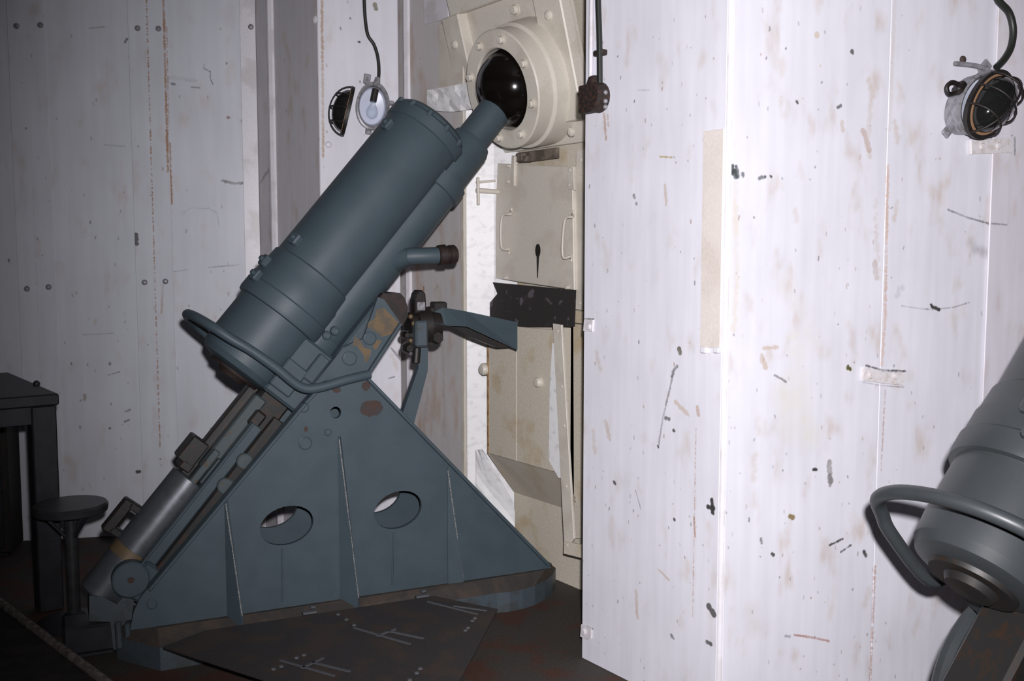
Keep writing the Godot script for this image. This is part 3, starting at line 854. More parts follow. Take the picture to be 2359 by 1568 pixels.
	if full:
		mb = MB.new()
		mb.lathe(A.call(0, 0.232, -0.01), ax, [Vector2(0.10, 0), Vector2(0.10, 0.078), Vector2(0.106, 0.083), Vector2(0.655, 0.083), Vector2(0.66, 0.075), Vector2(0.66, 0)], 40)
		var cylinder := put(mb, "recoil_cylinder", M.steel_tube, root)
		mb = MB.new()
		mb.lathe(A.call(0, 0.232, -0.01), ax, [Vector2(0.27, 0.0832), Vector2(0.271, 0.0845), Vector2(0.315, 0.0845), Vector2(0.316, 0.0832)], 40)
		put(mb, "brass_band", M.brass_worn, cylinder)
		mb = MB.new()
		mb.box(A.call(0.385, 0.365, -0.03), Vector3(0.15, 0.045, 0.05), 0.006, bs)
		mb.box(A.call(0.445, 0.33, -0.03), Vector3(0.03, 0.06, 0.05), 0.004, bs)
		mb.box(A.call(0.33, 0.33, -0.03), Vector3(0.03, 0.06, 0.05), 0.004, bs)
		put(mb, "latch", M.black_iron, cylinder)
		mb = MB.new()
		mb.box(A.call(0.99, 0.16, -0.03), Vector3(0.26, 0.13, 0.06), 0.008, bs)
		mb.box(A.call(1.0, 0.19, 0.04), Vector3(0.07, 0.05, 0.07), 0.008, bs)
		put(mb, "guide_block", M.gun_dark, rail)
		# rails on the near side
		mb = MB.new()
		mb.box(A.call(0.62, 0.178, 0.085), Vector3(0.72, 0.05, 0.018), 0.004, bs)
		mb.box(A.call(0.62, 0.203, 0.10), Vector3(0.72, 0.010, 0.045), 0.003, bs)
		put(mb, "side_rail", paint, rail)
		mb = MB.new()
		mb.box(A.call(0.62, 0.12, 0.10), Vector3(0.86, 0.06, 0.03), 0.004, bs)
		put(mb, "lower_rail", M.gun_dark, rail)
		mb = MB.new()
		mb.box(A.call(0.60, 0.09, 0.135), Vector3(0.9, 0.05, 0.022), 0.004, bs)
		put(mb, "edge_rail", paint, rail)
		for a in [0.84, 0.72]:
			mb = MB.new()
			mb.lathe(A.call(a, 0.135, 0.11), Vector3(0, 0, 1), [Vector2(0, 0.034), Vector2(0.018, 0.034), Vector2(0.022, 0.028), Vector2(0.022, 0)], 20)
			put(mb, "roller", M.gun_paint_worn, rail)
		# big pivot disc with its pin
		mb = MB.new()
		mb.lathe(A.call(0.235, 0.20, 0.075), Vector3(0, 0, 1), [Vector2(0, 0.07), Vector2(0.045, 0.07), Vector2(0.05, 0.064), Vector2(0.05, 0.0)], 28)
		mb.box(A.call(0.25, 0.135, 0.10), Vector3(0.15, 0.12, 0.04), 0.012, bs)
		var disc := put(mb, "pivot_disc", paint, cylinder)
		mb = MB.new()
		mb.lathe(A.call(0.235, 0.20, 0.122), Vector3(0, 0, 1), [Vector2(0, 0.013), Vector2(0.008, 0.011), Vector2(0.008, 0)], 14)
		put(mb, "pin", M.rust_spot, disc)
		mb = MB.new()
		mb.cyl(A.call(0.10, 0.15, 0.05), A.call(0.30, 0.15, 0.05), 0.03, 16)
		put(mb, "link_rod", M.steel_tube, cylinder)
	# underside cradle box joining breech, rails and sleeve
	mb = MB.new()
	mb.box(A.call(1.44, 0.055, 0.0), Vector3(0.46, 0.13, 0.3), 0.01, bs)
	put(mb, "cradle", paint, root)

func smooth_path(p: Array, sub: int) -> Array:
	var out := []
	var N := p.size()
	for i in N - 1:
		var a: Vector3 = p[maxi(i - 1, 0)]
		var b: Vector3 = p[i]
		var c: Vector3 = p[i + 1]
		var d: Vector3 = p[mini(i + 2, N - 1)]
		for k in sub:
			out.append(b.cubic_interpolate(c, a, d, float(k) / sub))
	out.append(p[N - 1])
	return out

func ellipse(c: Vector2, rx: float, ry: float, seg := 28, rot := 0.0) -> PackedVector2Array:
	var o := PackedVector2Array()
	for i in seg:
		var t := TAU * i / seg
		o.append(c + Vector2(rx * cos(t), ry * sin(t)).rotated(rot))
	return o

func side_plate_pieces(holes: Array) -> Array:
	var pl := PackedVector2Array()
	for p in [[300, 1450], [308, 1410], [322, 1378], [342, 1354], [700, 927], [742, 884], [838, 864], [1262, 1300]]:
		pl.append(G.h2(p[0], p[1], 0.2))
	pl.append(Vector2(1.77, PLH)); pl.append(Vector2(pl[0].x, PLH))
	var cuts := [-1.0]
	for h in holes: cuts.append(h[0].x)
	cuts.sort()
	cuts.append(3.0)
	var out := []
	for i in cuts.size() - 1:
		var strip := PackedVector2Array([Vector2(cuts[i], -1), Vector2(cuts[i + 1], -1), Vector2(cuts[i + 1], 3), Vector2(cuts[i], 3)])
		for q in Geometry2D.intersect_polygons(pl, strip):
			var cur := [q]
			for h in holes:
				var nxt := []
				for c in cur: nxt.append_array(Geometry2D.clip_polygons(c, ellipse(h[0], h[1], h[2], 28, h[3])))
				cur = nxt
			out.append_array(cur)
	return out

func gun_main() -> void:
	var root := thing("mounted_gun", "blue-grey gun on a triangular steel mount, its barrel raised into the wall port", "gun", G.xf())
	gun_tube(root, 50.0, Vector2.ZERO, true)
	# ---- side plates of the mount
	var holes := [[G.h2(661, 1210, 0.2), 0.108, 0.078, 0.15], [G.h2(917, 1174, 0.2), 0.106, 0.078, 0.2], [G.h2(773, 950, 0.2), 0.023, 0.024, 0.0]]
	var pieces := side_plate_pieces(holes)
	var near_plate: MeshInstance3D
	for z in [0.18, -0.1]:
		var mb := MB.new()
		for p in pieces: mb.prism(p, z, z + 0.02)
		var o := put(mb, "side_plate", M.gun_paint, root)
		if z > 0: near_plate = o
	# sloping cover plates joining the two side plates
	var q0 := G.h2(838, 864, 0.2)
	var q1 := G.h2(1262, 1300, 0.2)
	slab(root, "sloping_plate", q0, q1, 0.014, 0.225, -0.12, M.gun_paint)
	var r0 := G.h2(342, 1354, 0.2)
	var r1 := G.h2(700, 927, 0.2)
	slab(near_plate, "edge_lip", r0, r1, 0.012, 0.235, 0.175, M.gun_paint)
	slab(near_plate, "edge_lip", G.h2(742, 884, 0.2), q0, 0.014, 0.23, 0.175, M.gun_paint)
	slab(near_plate, "edge_lip", r1, G.h2(742, 884, 0.2), 0.012, 0.23, 0.175, M.gun_paint)
	# gussets
	for g in [[519, 1152, 558, 1425], [780, 1005, 826, 1383], [1030, 1076, 1067, 1338]]:
		var ap := G.hit(g[0], g[1], 0.2)
		var ft := G.local(on_floor(g[2], g[3], PLH + 0.002))
		var rt := Vector3(ap.x, PLH, 0.2)
		var mb := MB.new()
		var ou := Vector3(ft.x - rt.x, 0, ft.z - rt.z)
		var dz := ou.length()
		ou = ou / dz
		var poly := PackedVector2Array([Vector2(0, SKIRT + 0.02), Vector2(dz, SKIRT + 0.02), Vector2(dz, PLH + 0.012), Vector2(0.008, ap.y), Vector2(0, ap.y)])
		mb.prism(poly, -0.006, 0.006, 0.0, Transform3D(Basis(ou, Vector3.UP, ou.cross(Vector3.UP)), Vector3(rt.x, 0, 0.2)))
		put(mb, "gusset", M.gun_paint, near_plate)
		mb = MB.new()
		var e0 := Vector3(rt.x, ap.y - 0.01, 0.208)
		var e1 := Vector3(ft.x, PLH + 0.014, ft.z)
		mb.tube([e0, e0.lerp(e1, 0.5), e1], 0.0035, 6)
		put(mb, "worn_edge", M.worn_edge, near_plate)
	# weld seams under the holes, plugs, rust marks
	for w in [[650, 1262, 650, 1386], [906, 1226, 904, 1347]]:
		var mb := MB.new()
		mb.tube([G.hit(w[0], w[1], 0.2), G.hit(w[2], w[3], 0.2)], 0.004, 6)
		put(mb, "weld_seam", M.gun_paint, near_plate)
	for c in [[703, 1020, 0.028], [755, 995, 0.015], [350, 1390, 0.02], [700, 938, 0.02]]:
		var mb := MB.new()
		mb.lathe(G.hit(c[0], c[1], 0.198), Vector3(0, 0, 1), [Vector2(0, c[2]), Vector2(0.006, c[2]), Vector2(0.008, c[2] * 0.85), Vector2(0.006, c[2] * 0.78), Vector2(0.006, 0)], 20)
		put(mb, "plug", M.gun_paint, near_plate)
	for c in [[856, 940, 0.05, 0.034, 0.0], [705, 988, 0.008, 0.012, 0.0], [776, 898, 0.018, 0.012, 0.0], [843, 889, 0.018, 0.02, 0.3]]:
		var mb := MB.new()
		var el := PackedVector2Array()
		var cc := G.h2(c[0], c[1], 0.2)
		rng.seed = int(c[0])
		for i in 18:
			var t := TAU * i / 18
			el.append(cc + Vector2(c[2] * cos(t), c[3] * sin(t)) * rng.randf_range(0.88, 1.08))
		mb.prism(el, 0.199, 0.2006)
		put(mb, "rust_patch", M.rust_spot, near_plate)
	# ---- trunnion bracket carrying the cradle
	for side in [1.0, -1.0]:
		var zz := 0.165 if side > 0 else -0.185
		var poly := PackedVector2Array()
		for p in [[706, 922], [740, 868], [788, 800], [806, 793], [838, 780], [872, 684], [886, 690], [922, 742], [842, 866], [760, 884]]:
			poly.append(G.h2(p[0], p[1], 0.19))
		var mb := MB.new()
		mb.prism(poly, zz, zz + 0.02, 0.003)
		var br := put(mb, "trunnion_bracket", M.gun_paint, root)
		if side > 0:
			mb = MB.new()
			var lug := PackedVector2Array()
			for p in [[722, 888], [790, 802], [806, 795], [824, 798], [838, 818], [842, 860], [760, 872]]: lug.append(G.h2(p[0], p[1], 0.2))
			mb.prism(lug, 0.185, 0.198, 0.002)
			put(mb, "lug", M.gun_paint, br)
			for c in [[805, 825, 0.199, 0.03], [851, 779, 0.186, 0.028], [930, 700, 0.0, 0.0]]:
				if c[3] == 0.0: continue
				mb = MB.new()
				mb.lathe(G.hit(c[0], c[1], c[2] - 0.002), Vector3(0, 0, 1), [Vector2(0, c[3]), Vector2(0.008, c[3]), Vector2(0.011, c[3] * 0.8), Vector2(0.011, 0)], 22)
				put(mb, "trunnion_pin", M.gun_paint, br)
			for wp in [[[868, 712], [884, 708], [919, 744], [905, 768], [880, 776], [862, 762], [846, 752], [850, 740], [862, 734]], [[818, 775], [830, 783], [838, 800], [856, 806], [848, 832], [836, 836], [828, 812], [812, 796]], [[868, 782], [880, 784], [866, 806], [858, 798]]]:
				var pp := PackedVector2Array()
				for p in wp: pp.append(G.h2(p[0], p[1], 0.186))
				mb = MB.new()
				mb.prism(pp, 0.1845, 0.1862)
				put(mb, "worn_patch", M.brass_worn, br)
	# arm from the bracket down to the mount (right side edge strip)
	slab(root, "brace_strip", G.h2(922, 744, 0.19), G.h2(845, 862, 0.19), 0.012, 0.21, -0.21, M.gun_paint)
	# ---- elevating gear right of the bracket
	var mb2 := MB.new()
	var hp := PackedVector2Array()
	for p in [[872, 684], [880, 674], [892, 675], [903, 673], [918, 674], [928, 684], [936, 706], [936, 728], [925, 748], [905, 745]]: hp.append(G.h2(p[0], p[1], 0.1))
	mb2.prism(hp, 0.03, 0.12, 0.008)
	var gear := put(mb2, "gear_case", M.brown_grease, root)
	mb2 = MB.new()
	mb2.lathe(G.hit(940, 752, 0.1), Vector3(1, 0.05, 0), [Vector2(0, 0), Vector2(0, 0.05), Vector2(0.006, 0.06), Vector2(0.03, 0.062), Vector2(0.036, 0.075), Vector2(0.09, 0.078), Vector2(0.094, 0.06), Vector2(0.14, 0.056), Vector2(0.145, 0.03), Vector2(0.145, 0)], 28)
	put(mb2, "gear_drum", M.black_iron, gear)
	mb2 = MB.new()
	mb2.box(G.hit(968, 768, 0.17), Vector3(0.055, 0.11, 0.05), 0.008)
	put(mb2, "drum_clamp", M.base_paint, gear)
	mb2 = MB.new()
	var kp := PackedVector2Array()
	for p in [[953, 722], [952, 690], [955, 676], [962, 668], [970, 668], [977, 676], [979, 700], [978, 722]]: kp.append(G.h2(p[0], p[1], 0.12))
	mb2.prism(kp, 0.08, 0.14, 0.006)
	put(mb2, "lever", M.black_iron, gear)
	mb2 = MB.new()
	mb2.box(G.hit(970, 705, 0.148), Vector3(0.036, 0.036, 0.012), 0.003)
	put(mb2, "lever_plate", M.lamp_grey, gear)
	for c in [[946, 729], [946, 784], [953, 745]]:
		mb2 = MB.new()
		mb2.sphere(G.hit(c[0], c[1], 0.16), 0.011, 12, 8)
		put(mb2, "gear_stud", M.brass_worn, gear)
	for c in [[930, 770, 0.014], [936, 800, 0.02], [940, 770, 0.012], [1000, 775, 0.03]]:
		mb2 = MB.new()
		hexbolt(mb2, G.hit(c[0], c[1], 0.1), Vector3(0, 0, 1), c[2], 0.05)
		put(mb2, "gear_nut", M.black_iron, gear)
	# strut from the gear to the mount
	mb2 = MB.new()
	var st := PackedVector2Array()
	for p in [[964, 800], [984, 800], [984, 852], [974, 890], [952, 975], [926, 950], [962, 848]]: st.append(G.h2(p[0], p[1], 0.12))
	mb2.prism(st, 0.09, 0.13, 0.004)
	put(mb2, "strut", M.gun_paint, root)
	mb2 = MB.new()
	mb2.cyl(G.hit(961, 800, 0.12), G.hit(958, 836, 0.12), 0.018, 12)
	put(mb2, "spindle", M.black_iron, gear)
	# ---- cartridge chute reaching toward the wall
	var chute := MB.new()
	var top := [[993, 722], [1020, 708], [1070, 716], [1192, 742]]
	var mid := [[993, 742], [1030, 750], [1075, 752], [1192, 806]]
	for i in 3:
		var a := G.hit(top[i][0], top[i][1], 0.12)
		var b := G.hit(top[i + 1][0], top[i + 1][1], 0.12)
		var c := G.hit(mid[i + 1][0], mid[i + 1][1], 0.16)
		var d := G.hit(mid[i][0], mid[i][1], 0.16)
		var k := Vector3(0, 0, -0.006)
		chute.quad(a, b, c, d, Vector3(0, 0, 1)); chute.quad(a + k, b + k, c + k, d + k, Vector3(0, 0, -1))
		chute.quad(a, b, b + k, a + k, Vector3.UP); chute.quad(d, c, c + k, d + k, Vector3.DOWN)
		if i == 2: chute.quad(b, c, c + k, b + k, Vector3.RIGHT)
		if i == 0: chute.quad(a, d, d + k, a + k, Vector3.LEFT)
	var ch := put(chute, "chute", M.gun_paint, root)
	mb2 = MB.new()
	var und := PackedVector2Array()
	for p in [[1040, 750], [1076, 752], [1180, 800], [1145, 800], [1090, 778]]: und.append(G.h2(p[0], p[1], 0.06))
	mb2.prism(und, 0.0, 0.06)
	put(mb2, "chute_floor", M.gun_dark, ch)
	mb2 = MB.new()
	mb2.box(G.hit(1010, 708, 0.09), Vector3(0.06, 0.05, 0.06), 0.006)
	mb2.box(G.hit(1002, 735, 0.09), Vector3(0.06, 0.11, 0.05), 0.006)
	put(mb2, "chute_bracket", M.gun_dark, ch)
	# ---- lower end bracket and foot box
	mb2 = MB.new()
	var lb := PackedVector2Array()
	for p in [[238, 1378], [270, 1395], [300, 1360], [326, 1330], [330, 1350], [308, 1392], [302, 1450], [296, 1500], [262, 1500], [255, 1436], [206, 1434], [206, 1376]]: lb.append(G.h2(p[0], p[1], 0.1))
	mb2.prism(lb, -0.05, 0.08, 0.006)
	put(mb2, "end_bracket", M.base_paint, root)
	mb2 = MB.new()
	mb2.cyl(G.hit(272, 1432, 0.13), G.hit(276, 1492, 0.13), 0.013, 12)
	mb2.cyl(G.hit(293, 1436, 0.13), G.hit(297, 1496, 0.13), 0.013, 12)
	put(mb2, "bracket_rod", M.base_paint, root)
	mb2 = MB.new()
	var fb := G.local(on_floor(212, 1512))
	mb2.box(Vector3(fb.x, 0.075, fb.z - 0.06), Vector3(0.2, 0.11, 0.16), 0.01)
	mb2.box(Vector3(fb.x, 0.012, fb.z - 0.06), Vector3(0.16, 0.024, 0.12), 0.004)
	put(mb2, "foot_box", M.navy_dark, root)  # darker paint stands in for the weaker flash at this end

	# ---- plinth under the mount
	var base := thing("gun_plinth", "low blue-grey steel plinth with a rounded end beneath the triangular mount", "plinth", G.xf())
	var b2 := PackedVector2Array()
	for p in [[370, 1545], [1145, 1411], [1175, 1408], [1204, 1402], [1232, 1393], [1256, 1380], [1273, 1366], [1280, 1350]]:
		var q := G.local(on_floor(p[0], p[1]))
		b2.append(Vector2(q.x, -q.z))
	b2.append(b2[-1] + Vector2(-0.02, 0.2)); b2.append(b2[-1] + Vector2(-0.2, 0.12))
	b2.append(Vector2(-0.06, 0.31)); b2.append(Vector2(-0.06, -0.1))
	var xf := Transform3D(Basis(Vector3.RIGHT, Vector3.FORWARD, Vector3.UP), Vector3.ZERO)
	var mb3 := MB.new()
	mb3.prism(b2, 0.0, SKIRT, 0.004, xf)
	put(mb3, "body", M.base_paint, base)
	# sloping shoulder up to the flat top
	mb3 = MB.new()
	var hub := Vector2(0.9, 0.0)
	var inn := PackedVector2Array()
	for p in b2: inn.append(Vector2(clampf(p.x, -0.02, 1.80), clampf(p.y, -0.215, 0.2)))
	for i in b2.size():
		var p := b2[i]
		var q := b2[(i + 1) % b2.size()]
		var p2 := inn[i]
		var q2 := inn[(i + 1) % b2.size()]
		mb3.quad(xf * Vector3(p.x, p.y, SKIRT), xf * Vector3(q.x, q.y, SKIRT), xf * Vector3(q2.x, q2.y, PLH - 0.001), xf * Vector3(p2.x, p2.y, PLH - 0.001), Vector3.UP)
		mb3.flat(xf * Vector3(hub.x, hub.y, PLH - 0.001), xf * Vector3(p2.x, p2.y, PLH - 0.001), xf * Vector3(q2.x, q2.y, PLH - 0.001), Vector3.UP)
	put(mb3, "top_plate", M.base_dirt, base)
	# ---- loose deck plate lying on the plinth
	var deck := thing("deck_plate", "thin brown steel tread plate lying over the front of the plinth", "metal plate")
	var dp := PackedVector2Array()
	for p in [[376, 1489], [470, 1452], [1000, 1372], [1146, 1402], [1040, 1600], [880, 1640], [620, 1568]]:
		var q := on_floor(p[0], p[1], PLH + 0.006)
		dp.append(Vector2(q.x, q.z))
	mb3 = MB.new()
	mb3.prism(dp, 0.0, 0.006, 0.0, Transform3D(Basis(Vector3.RIGHT, Vector3.BACK, Vector3.DOWN), Vector3(0, PLH + 0.006, 0)))
	put(mb3, "sheet", M.deck_plate, deck)
	for l in [[815, 1445, 945, 1483], [868, 1464, 912, 1448], [895, 1453, 976, 1470], [645, 1520, 770, 1556], [695, 1538, 745, 1515], [720, 1525, 806, 1546], [985, 1385, 1100, 1414], [1045, 1395, 1122, 1406]]:
		var a := on_floor(l[0], l[1], PLH + 0.008)
		var b := on_floor(l[2], l[3], PLH + 0.008)
		mb3 = MB.new()
		mb3.box((a + b) / 2, Vector3(a.distance_to(b), 0.004, 0.009), 0.0, Basis(Vector3.UP, atan2(-(b - a).z, (b - a).x)))
		put(mb3, "tread_bar", M.deck_mark, deck)
	for l in [[779, 1415], [798, 1427], [816, 1440], [1094, 1424], [1088, 1430], [1078, 1446], [1072, 1452], [683, 1515], [700, 1509], [648, 1535], [630, 1541], [968, 1540], [960, 1550], [944, 1566]]:
		var a := on_floor(l[0], l[1], PLH + 0.006)
		mb3 = MB.new()
		mb3.lathe(a, Vector3.UP, [Vector2(0, 0.009), Vector2(0.004, 0.008), Vector2(0.006, 0)], 10)
		put(mb3, "rivet", M.deck_mark, deck)
	for l in [[713, 1412], [972, 1374]]:
		var a := on_floor(l[0], l[1], PLH + 0.008)
		mb3 = MB.new()
		mb3.box(a + Vector3(0, 0.004, 0), Vector3(0.055, 0.01, 0.025), 0.002, Basis(Vector3.UP, deg_to_rad(25)))
		mb3.box(a + Vector3(0, 0.004, -0.06), Vector3(0.02, 0.01, 0.02), 0.002, Basis(Vector3.UP, deg_to_rad(25)))
		put(mb3, "hinge", M.deck_mark, deck)

func slab(parent: Node3D, called: String, a: Vector2, b: Vector2, th: float, z1: float, z0: float, m: Material) -> void:
	var d := (b - a).normalized()
	var mb := MB.new()
	mb.box(Vector3((a.x + b.x) / 2, (a.y + b.y) / 2, (z0 + z1) / 2), Vector3(a.distance_to(b), th, z1 - z0), 0.003, Basis(Vector3(d.x, d.y, 0), Vector3(-d.y, d.x, 0), Vector3(0, 0, 1)))
	put(mb, called, m, parent)

# ------------------------------------------------------------------ port
func port() -> void:
	var root := thing("gun_port", "cream painted wall port with bolted round flange around a black ball joint", "gun port", PF.xf())
	var zb := -0.185
	# backing plate
	var mb := MB.new()
	var xl: float = PF.hit(1078, 150, zb).x
	var xr: float = PF.hit(1352, 240, zb).x
	var yb: float = PF.hit(1240, 342, zb).y
	mb.box(Vector3((xl + xr) / 2, (yb + 0.62) / 2, zb - 0.02), Vector3(xr - xl, 0.62 - yb, 0.04), 0.004)
	put(mb, "backing_plate", M.cream, root)
	# raised straps left and right of the housing
	var straps := [[PF.hit(1056, 130, zb).x, PF.hit(1096, 130, zb).x], [PF.hit(1272, 120, zb).x, PF.hit(1336, 120, zb).x]]
	for s in straps:
		mb = MB.new()
		mb.box(Vector3((s[0] + s[1]) / 2, (yb + 0.10 + 0.395) / 2, zb + 0.024), Vector3(s[1] - s[0], 0.395 - yb - 0.10, 0.06), 0.006)
		var st := put(mb, "strap", M.cream, root)
		for y in [0.26, -0.02, -0.24]:
			mb = MB.new()
			mb.lathe(Vector3((s[0] + s[1]) / 2, y, zb + 0.053), Vector3(0, 0, 1), [Vector2(0, 0.022), Vector2(0.01, 0.02), Vector2(0.016, 0.01), Vector2(0.016, 0)], 16)
			put(mb, "bolt", M.cream, st)
	mb = MB.new()
	mb.box(Vector3((xl + xr) / 2, 0.50, zb + 0.02), Vector3(xr - xl, 0.22, 0.05), 0.006)
	put(mb, "top_bar", M.cream, root)
	mb = MB.new()
	hexbolt(mb, PF.hit(1188, 22, zb + 0.0), Vector3(0, 0, 1), 0.022, 0.02)
	put(mb, "bolt", M.cream, root)
	# housing
	mb = MB.new()
	mb.lathe(Vector3.ZERO, Vector3(0, 0, 1), [Vector2(zb, 0.288), Vector2(-0.066, 0.277), Vector2(-0.056, 0.263), Vector2(0.02, 0.262), Vector2(0.026, 0.256), Vector2(0.026, 0.184), Vector2(0.018, 0.178), Vector2(-0.06, 0.185), Vector2(-0.12, 0.17)], 72)
	var hs := put(mb, "flange_housing", M.cream, root)
	for k in 8:
		var t := TAU * (k + 0.5) / 8.0
		mb = MB.new()
		hexbolt(mb, Vector3(cos(t) * 0.222, sin(t) * 0.222, 0.025), Vector3(0, 0, 1), 0.017, 0.022)
		put(mb, "bolt", M.cream, hs)
	# ball
	mb = MB.new()
	mb.sphere(Vector3(0, 0, -0.05), 0.176, 48, 28)
	put(mb, "ball", M.black_gloss, root)

# ------------------------------------------------------------------ recess under the port
func recess() -> void:
	var s := setting("wall_recess", "shallow wall recess with silver painted jamb below the gun port", "wall", FR.xf())
	var xl: float = FR.hit(1075, 586, 0.18).x
	var xr: float = FR.local(FA.o).x
	var mb := MB.new()
	# back sheets with an open slot beside the leaning trim bar
	var g0: float = FR.hit(1299, 1000, -0.01).x
	var g1: float = FR.hit(1323, 1000, -0.01).x
	var gt: float = FR.hit(1310, 752, -0.01).y
	var gb: float = FR.hit(1310, 1235, -0.01).y
	for bx in [[xl - 0.05, g0, 0.0, CEIL], [g1, xr + 0.05, 0.0, CEIL], [g0, g1, gt, CEIL], [g0, g1, 0.0, gb]]:
		mb = MB.new()
		mb.box(Vector3((bx[0] + bx[1]) / 2, (bx[2] + bx[3]) / 2, -0.03), Vector3(bx[1] - bx[0], bx[3] - bx[2], 0.04), 0.0)
		put(mb, "back_panel", M.cream_stained, s)
	mb = MB.new()
	var jx: float = FR.hit(1138, 586, 0.06).x
	mb.prism(PackedVector2Array([Vector2(xl - 0.02, 0.18), Vector2(xl, 0.18), Vector2(jx, 0.06), Vector2(jx + 0.1, -0.01), Vector2(xl - 0.02, -0.01)]), 0, CEIL, 0, Transform3D(Basis(Vector3.RIGHT, Vector3.BACK, Vector3.DOWN), Vector3(0, CEIL, 0)))
	put(mb, "jamb", M.silver_paint, s)
	mb = MB.new()
	mb.box(Vector3(xl - 0.016, CEIL / 2, 0.188), Vector3(0.03, CEIL, 0.016), 0.003)
	put(mb, "jamb_edge", M.cream, s)
	# upper fittings left of the port: small plates on the step wall
	plate(s, FR, [[976, -30], [1032, -30], [1032, 42], [978, 55]], 0.01, M.white_paint, [], 0.01, 0.181, "wall_plate")
	plate(s, FR, [[1012, 54], [1078, 52], [1078, 204], [1010, 208]], 0.008, M.cream, [], 0.01, 0.181, "wall_plate")
	# crumpled silver flap
	mb = MB.new()
	rng.seed = 4
	var N := 9
	var Ms := 4
	var gp := []
	for j in Ms + 1:
		var row := []
		for i in N + 1:
			var u := float(i) / N
			var v := float(j) / Ms
			var px := lerpf(983, 1100, u)
			var py := lerpf(lerpf(208, 186, u), lerpf(252, 246, u) + 8 * sin(u * 3.0), v)
			row.append(FR.hit(px, py, 0.225 + rng.randf_range(-0.008, 0.008)))
		gp.append(row)
	for j in Ms:
		for i in N:
			mb.quad(gp[j][i], gp[j][i + 1], gp[j + 1][i + 1], gp[j + 1][i], Vector3(0, 0, 1))
			var k := Vector3(0, 0, -0.004)
			mb.quad(gp[j][i] + k, gp[j][i + 1] + k, gp[j + 1][i + 1] + k, gp[j + 1][i] + k, Vector3(0, 0, -1))
	put(mb, "foil_flap", M.silver_paint, s)
	# right-hand frame strip with rivets
	plate(s, FR, [[1327, 345], [1352, 345], [1348, 715], [1324, 712]], 0.008, M.cream, [[1338, 368], [1340, 400], [1336, 698]], 0.008, 0.03, "frame_strip")
	# tie bar below the strip
	plate(s, FR, [[1294, 708], [1370, 724], [1370, 748], [1296, 740]], 0.01, M.cream_stained, [[1305, 726]], 0.01, 0.06, "tie_plate")
	# sooty strip between hatch and cover
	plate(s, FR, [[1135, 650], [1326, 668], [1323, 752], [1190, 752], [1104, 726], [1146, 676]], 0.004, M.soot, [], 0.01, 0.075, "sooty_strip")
	# sliding bolt on the jamb
	mb = MB.new()
	mb.cyl(FR.hit(1101, 408, 0.16), FR.hit(1102, 472, 0.16), 0.008, 10)
	mb.cyl(FR.hit(1096, 438, 0.16), FR.hit(1150, 442, 0.05), 0.012, 10)
	mb.cyl(FR.hit(1096, 420, 0.15), FR.hit(1142, 416, 0.06), 0.006, 8)
	put(mb, "hatch_bolt", M.cream, s)

	# ---- hatch door
	var hd := thing("hatch_door", "cream metal hatch door with two bar handles below the gun port", "hatch", FR.xf())
	mb = MB.new()
	var poly := PackedVector2Array()
	for p in [[1146, 376], [1318, 384], [1323, 668], [1133, 640]]: poly.append(FR.h2(p[0], p[1], 0.055))
	mb.prism(poly, 0.03, 0.055, 0.003)
	put(mb, "panel", M.cream, hd)
	for h in [[[1180, 358], [1186, 360], [1185, 428], [1178, 427]], [[1308, 386], [1322, 386], [1324, 438], [1309, 436]]]:
		var pp := PackedVector2Array()
		for p in h: pp.append(FR.h2(p[0], p[1], 0.065))
		mb = MB.new()
		mb.prism(pp, 0.055, 0.068, 0.002)
		put(mb, "hinge_strap", M.cream, hd)
	for h in [[1176, 485, 1156, 500, 1155, 568, 1170, 578], [1318, 492, 1301, 508, 1296, 588, 1313, 595]]:
		mb = MB.new()
		var a := FR.hit(h[0], h[1], 0.056)
		var d := FR.hit(h[6], h[7], 0.056)
		mb.tube(smooth_path([a, FR.hit(h[0], h[1] + 8, 0.085), FR.hit(h[2], h[3], 0.1), FR.hit(h[4], h[5], 0.1), FR.hit(h[6], h[7] - 4, 0.085), d], 4), 0.006, 10)
		mb.box(a, Vector3(0.026, 0.03, 0.008), 0.002)
		mb.box(d, Vector3(0.026, 0.03, 0.008), 0.002)
		put(mb, "handle", M.cream, hd)
	for p in [[1174, 382], [1172, 418], [1317, 392], [1316, 426], [1167, 640], [1309, 662]]:
		mb = MB.new()
		mb.lathe(FR.hit(p[0], p[1], 0.055), Vector3(0, 0, 1), [Vector2(0, 0.009), Vector2(0.014, 0.008), Vector2(0.017, 0)], 10)
		put(mb, "rivet", M.cream, hd)
	# keyhole with a dark drip below it
	mb = MB.new()
	mb.prism(ellipse(FR.h2(1239, 577, 0.0555), 0.02, 0.032, 16), 0.0545, 0.056)
	put(mb, "keyhole", M.black_iron, hd)
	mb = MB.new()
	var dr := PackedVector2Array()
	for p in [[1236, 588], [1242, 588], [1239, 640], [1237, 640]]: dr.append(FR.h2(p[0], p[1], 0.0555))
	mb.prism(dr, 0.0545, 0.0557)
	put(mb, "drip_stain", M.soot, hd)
	# header rail with catches above the hatch, coloured dark for the gap's shade
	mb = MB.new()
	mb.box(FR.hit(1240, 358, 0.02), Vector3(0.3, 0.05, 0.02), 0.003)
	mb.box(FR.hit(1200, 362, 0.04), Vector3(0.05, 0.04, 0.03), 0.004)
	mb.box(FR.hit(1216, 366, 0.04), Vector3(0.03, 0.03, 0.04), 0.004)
	put(mb, "header_rail", M.gap_shade, hd)

	# ---- lower cover: bulging upper box, sloping underside, lower sheet
	var cv := thing("wall_cover", "stained cream sheet cover bulging above a sloping fold beneath the sooty strip", "cover panel", FR.xf())
	var zt := 0.175
	var x0: float = FR.hit(1122, 900, zt).x
	var x1: float = FR.hit(1284, 900, zt).x
	var y0: float = FR.hit(1190, 752, zt).y
	var yk: float = FR.hit(1190, 1062, zt).y
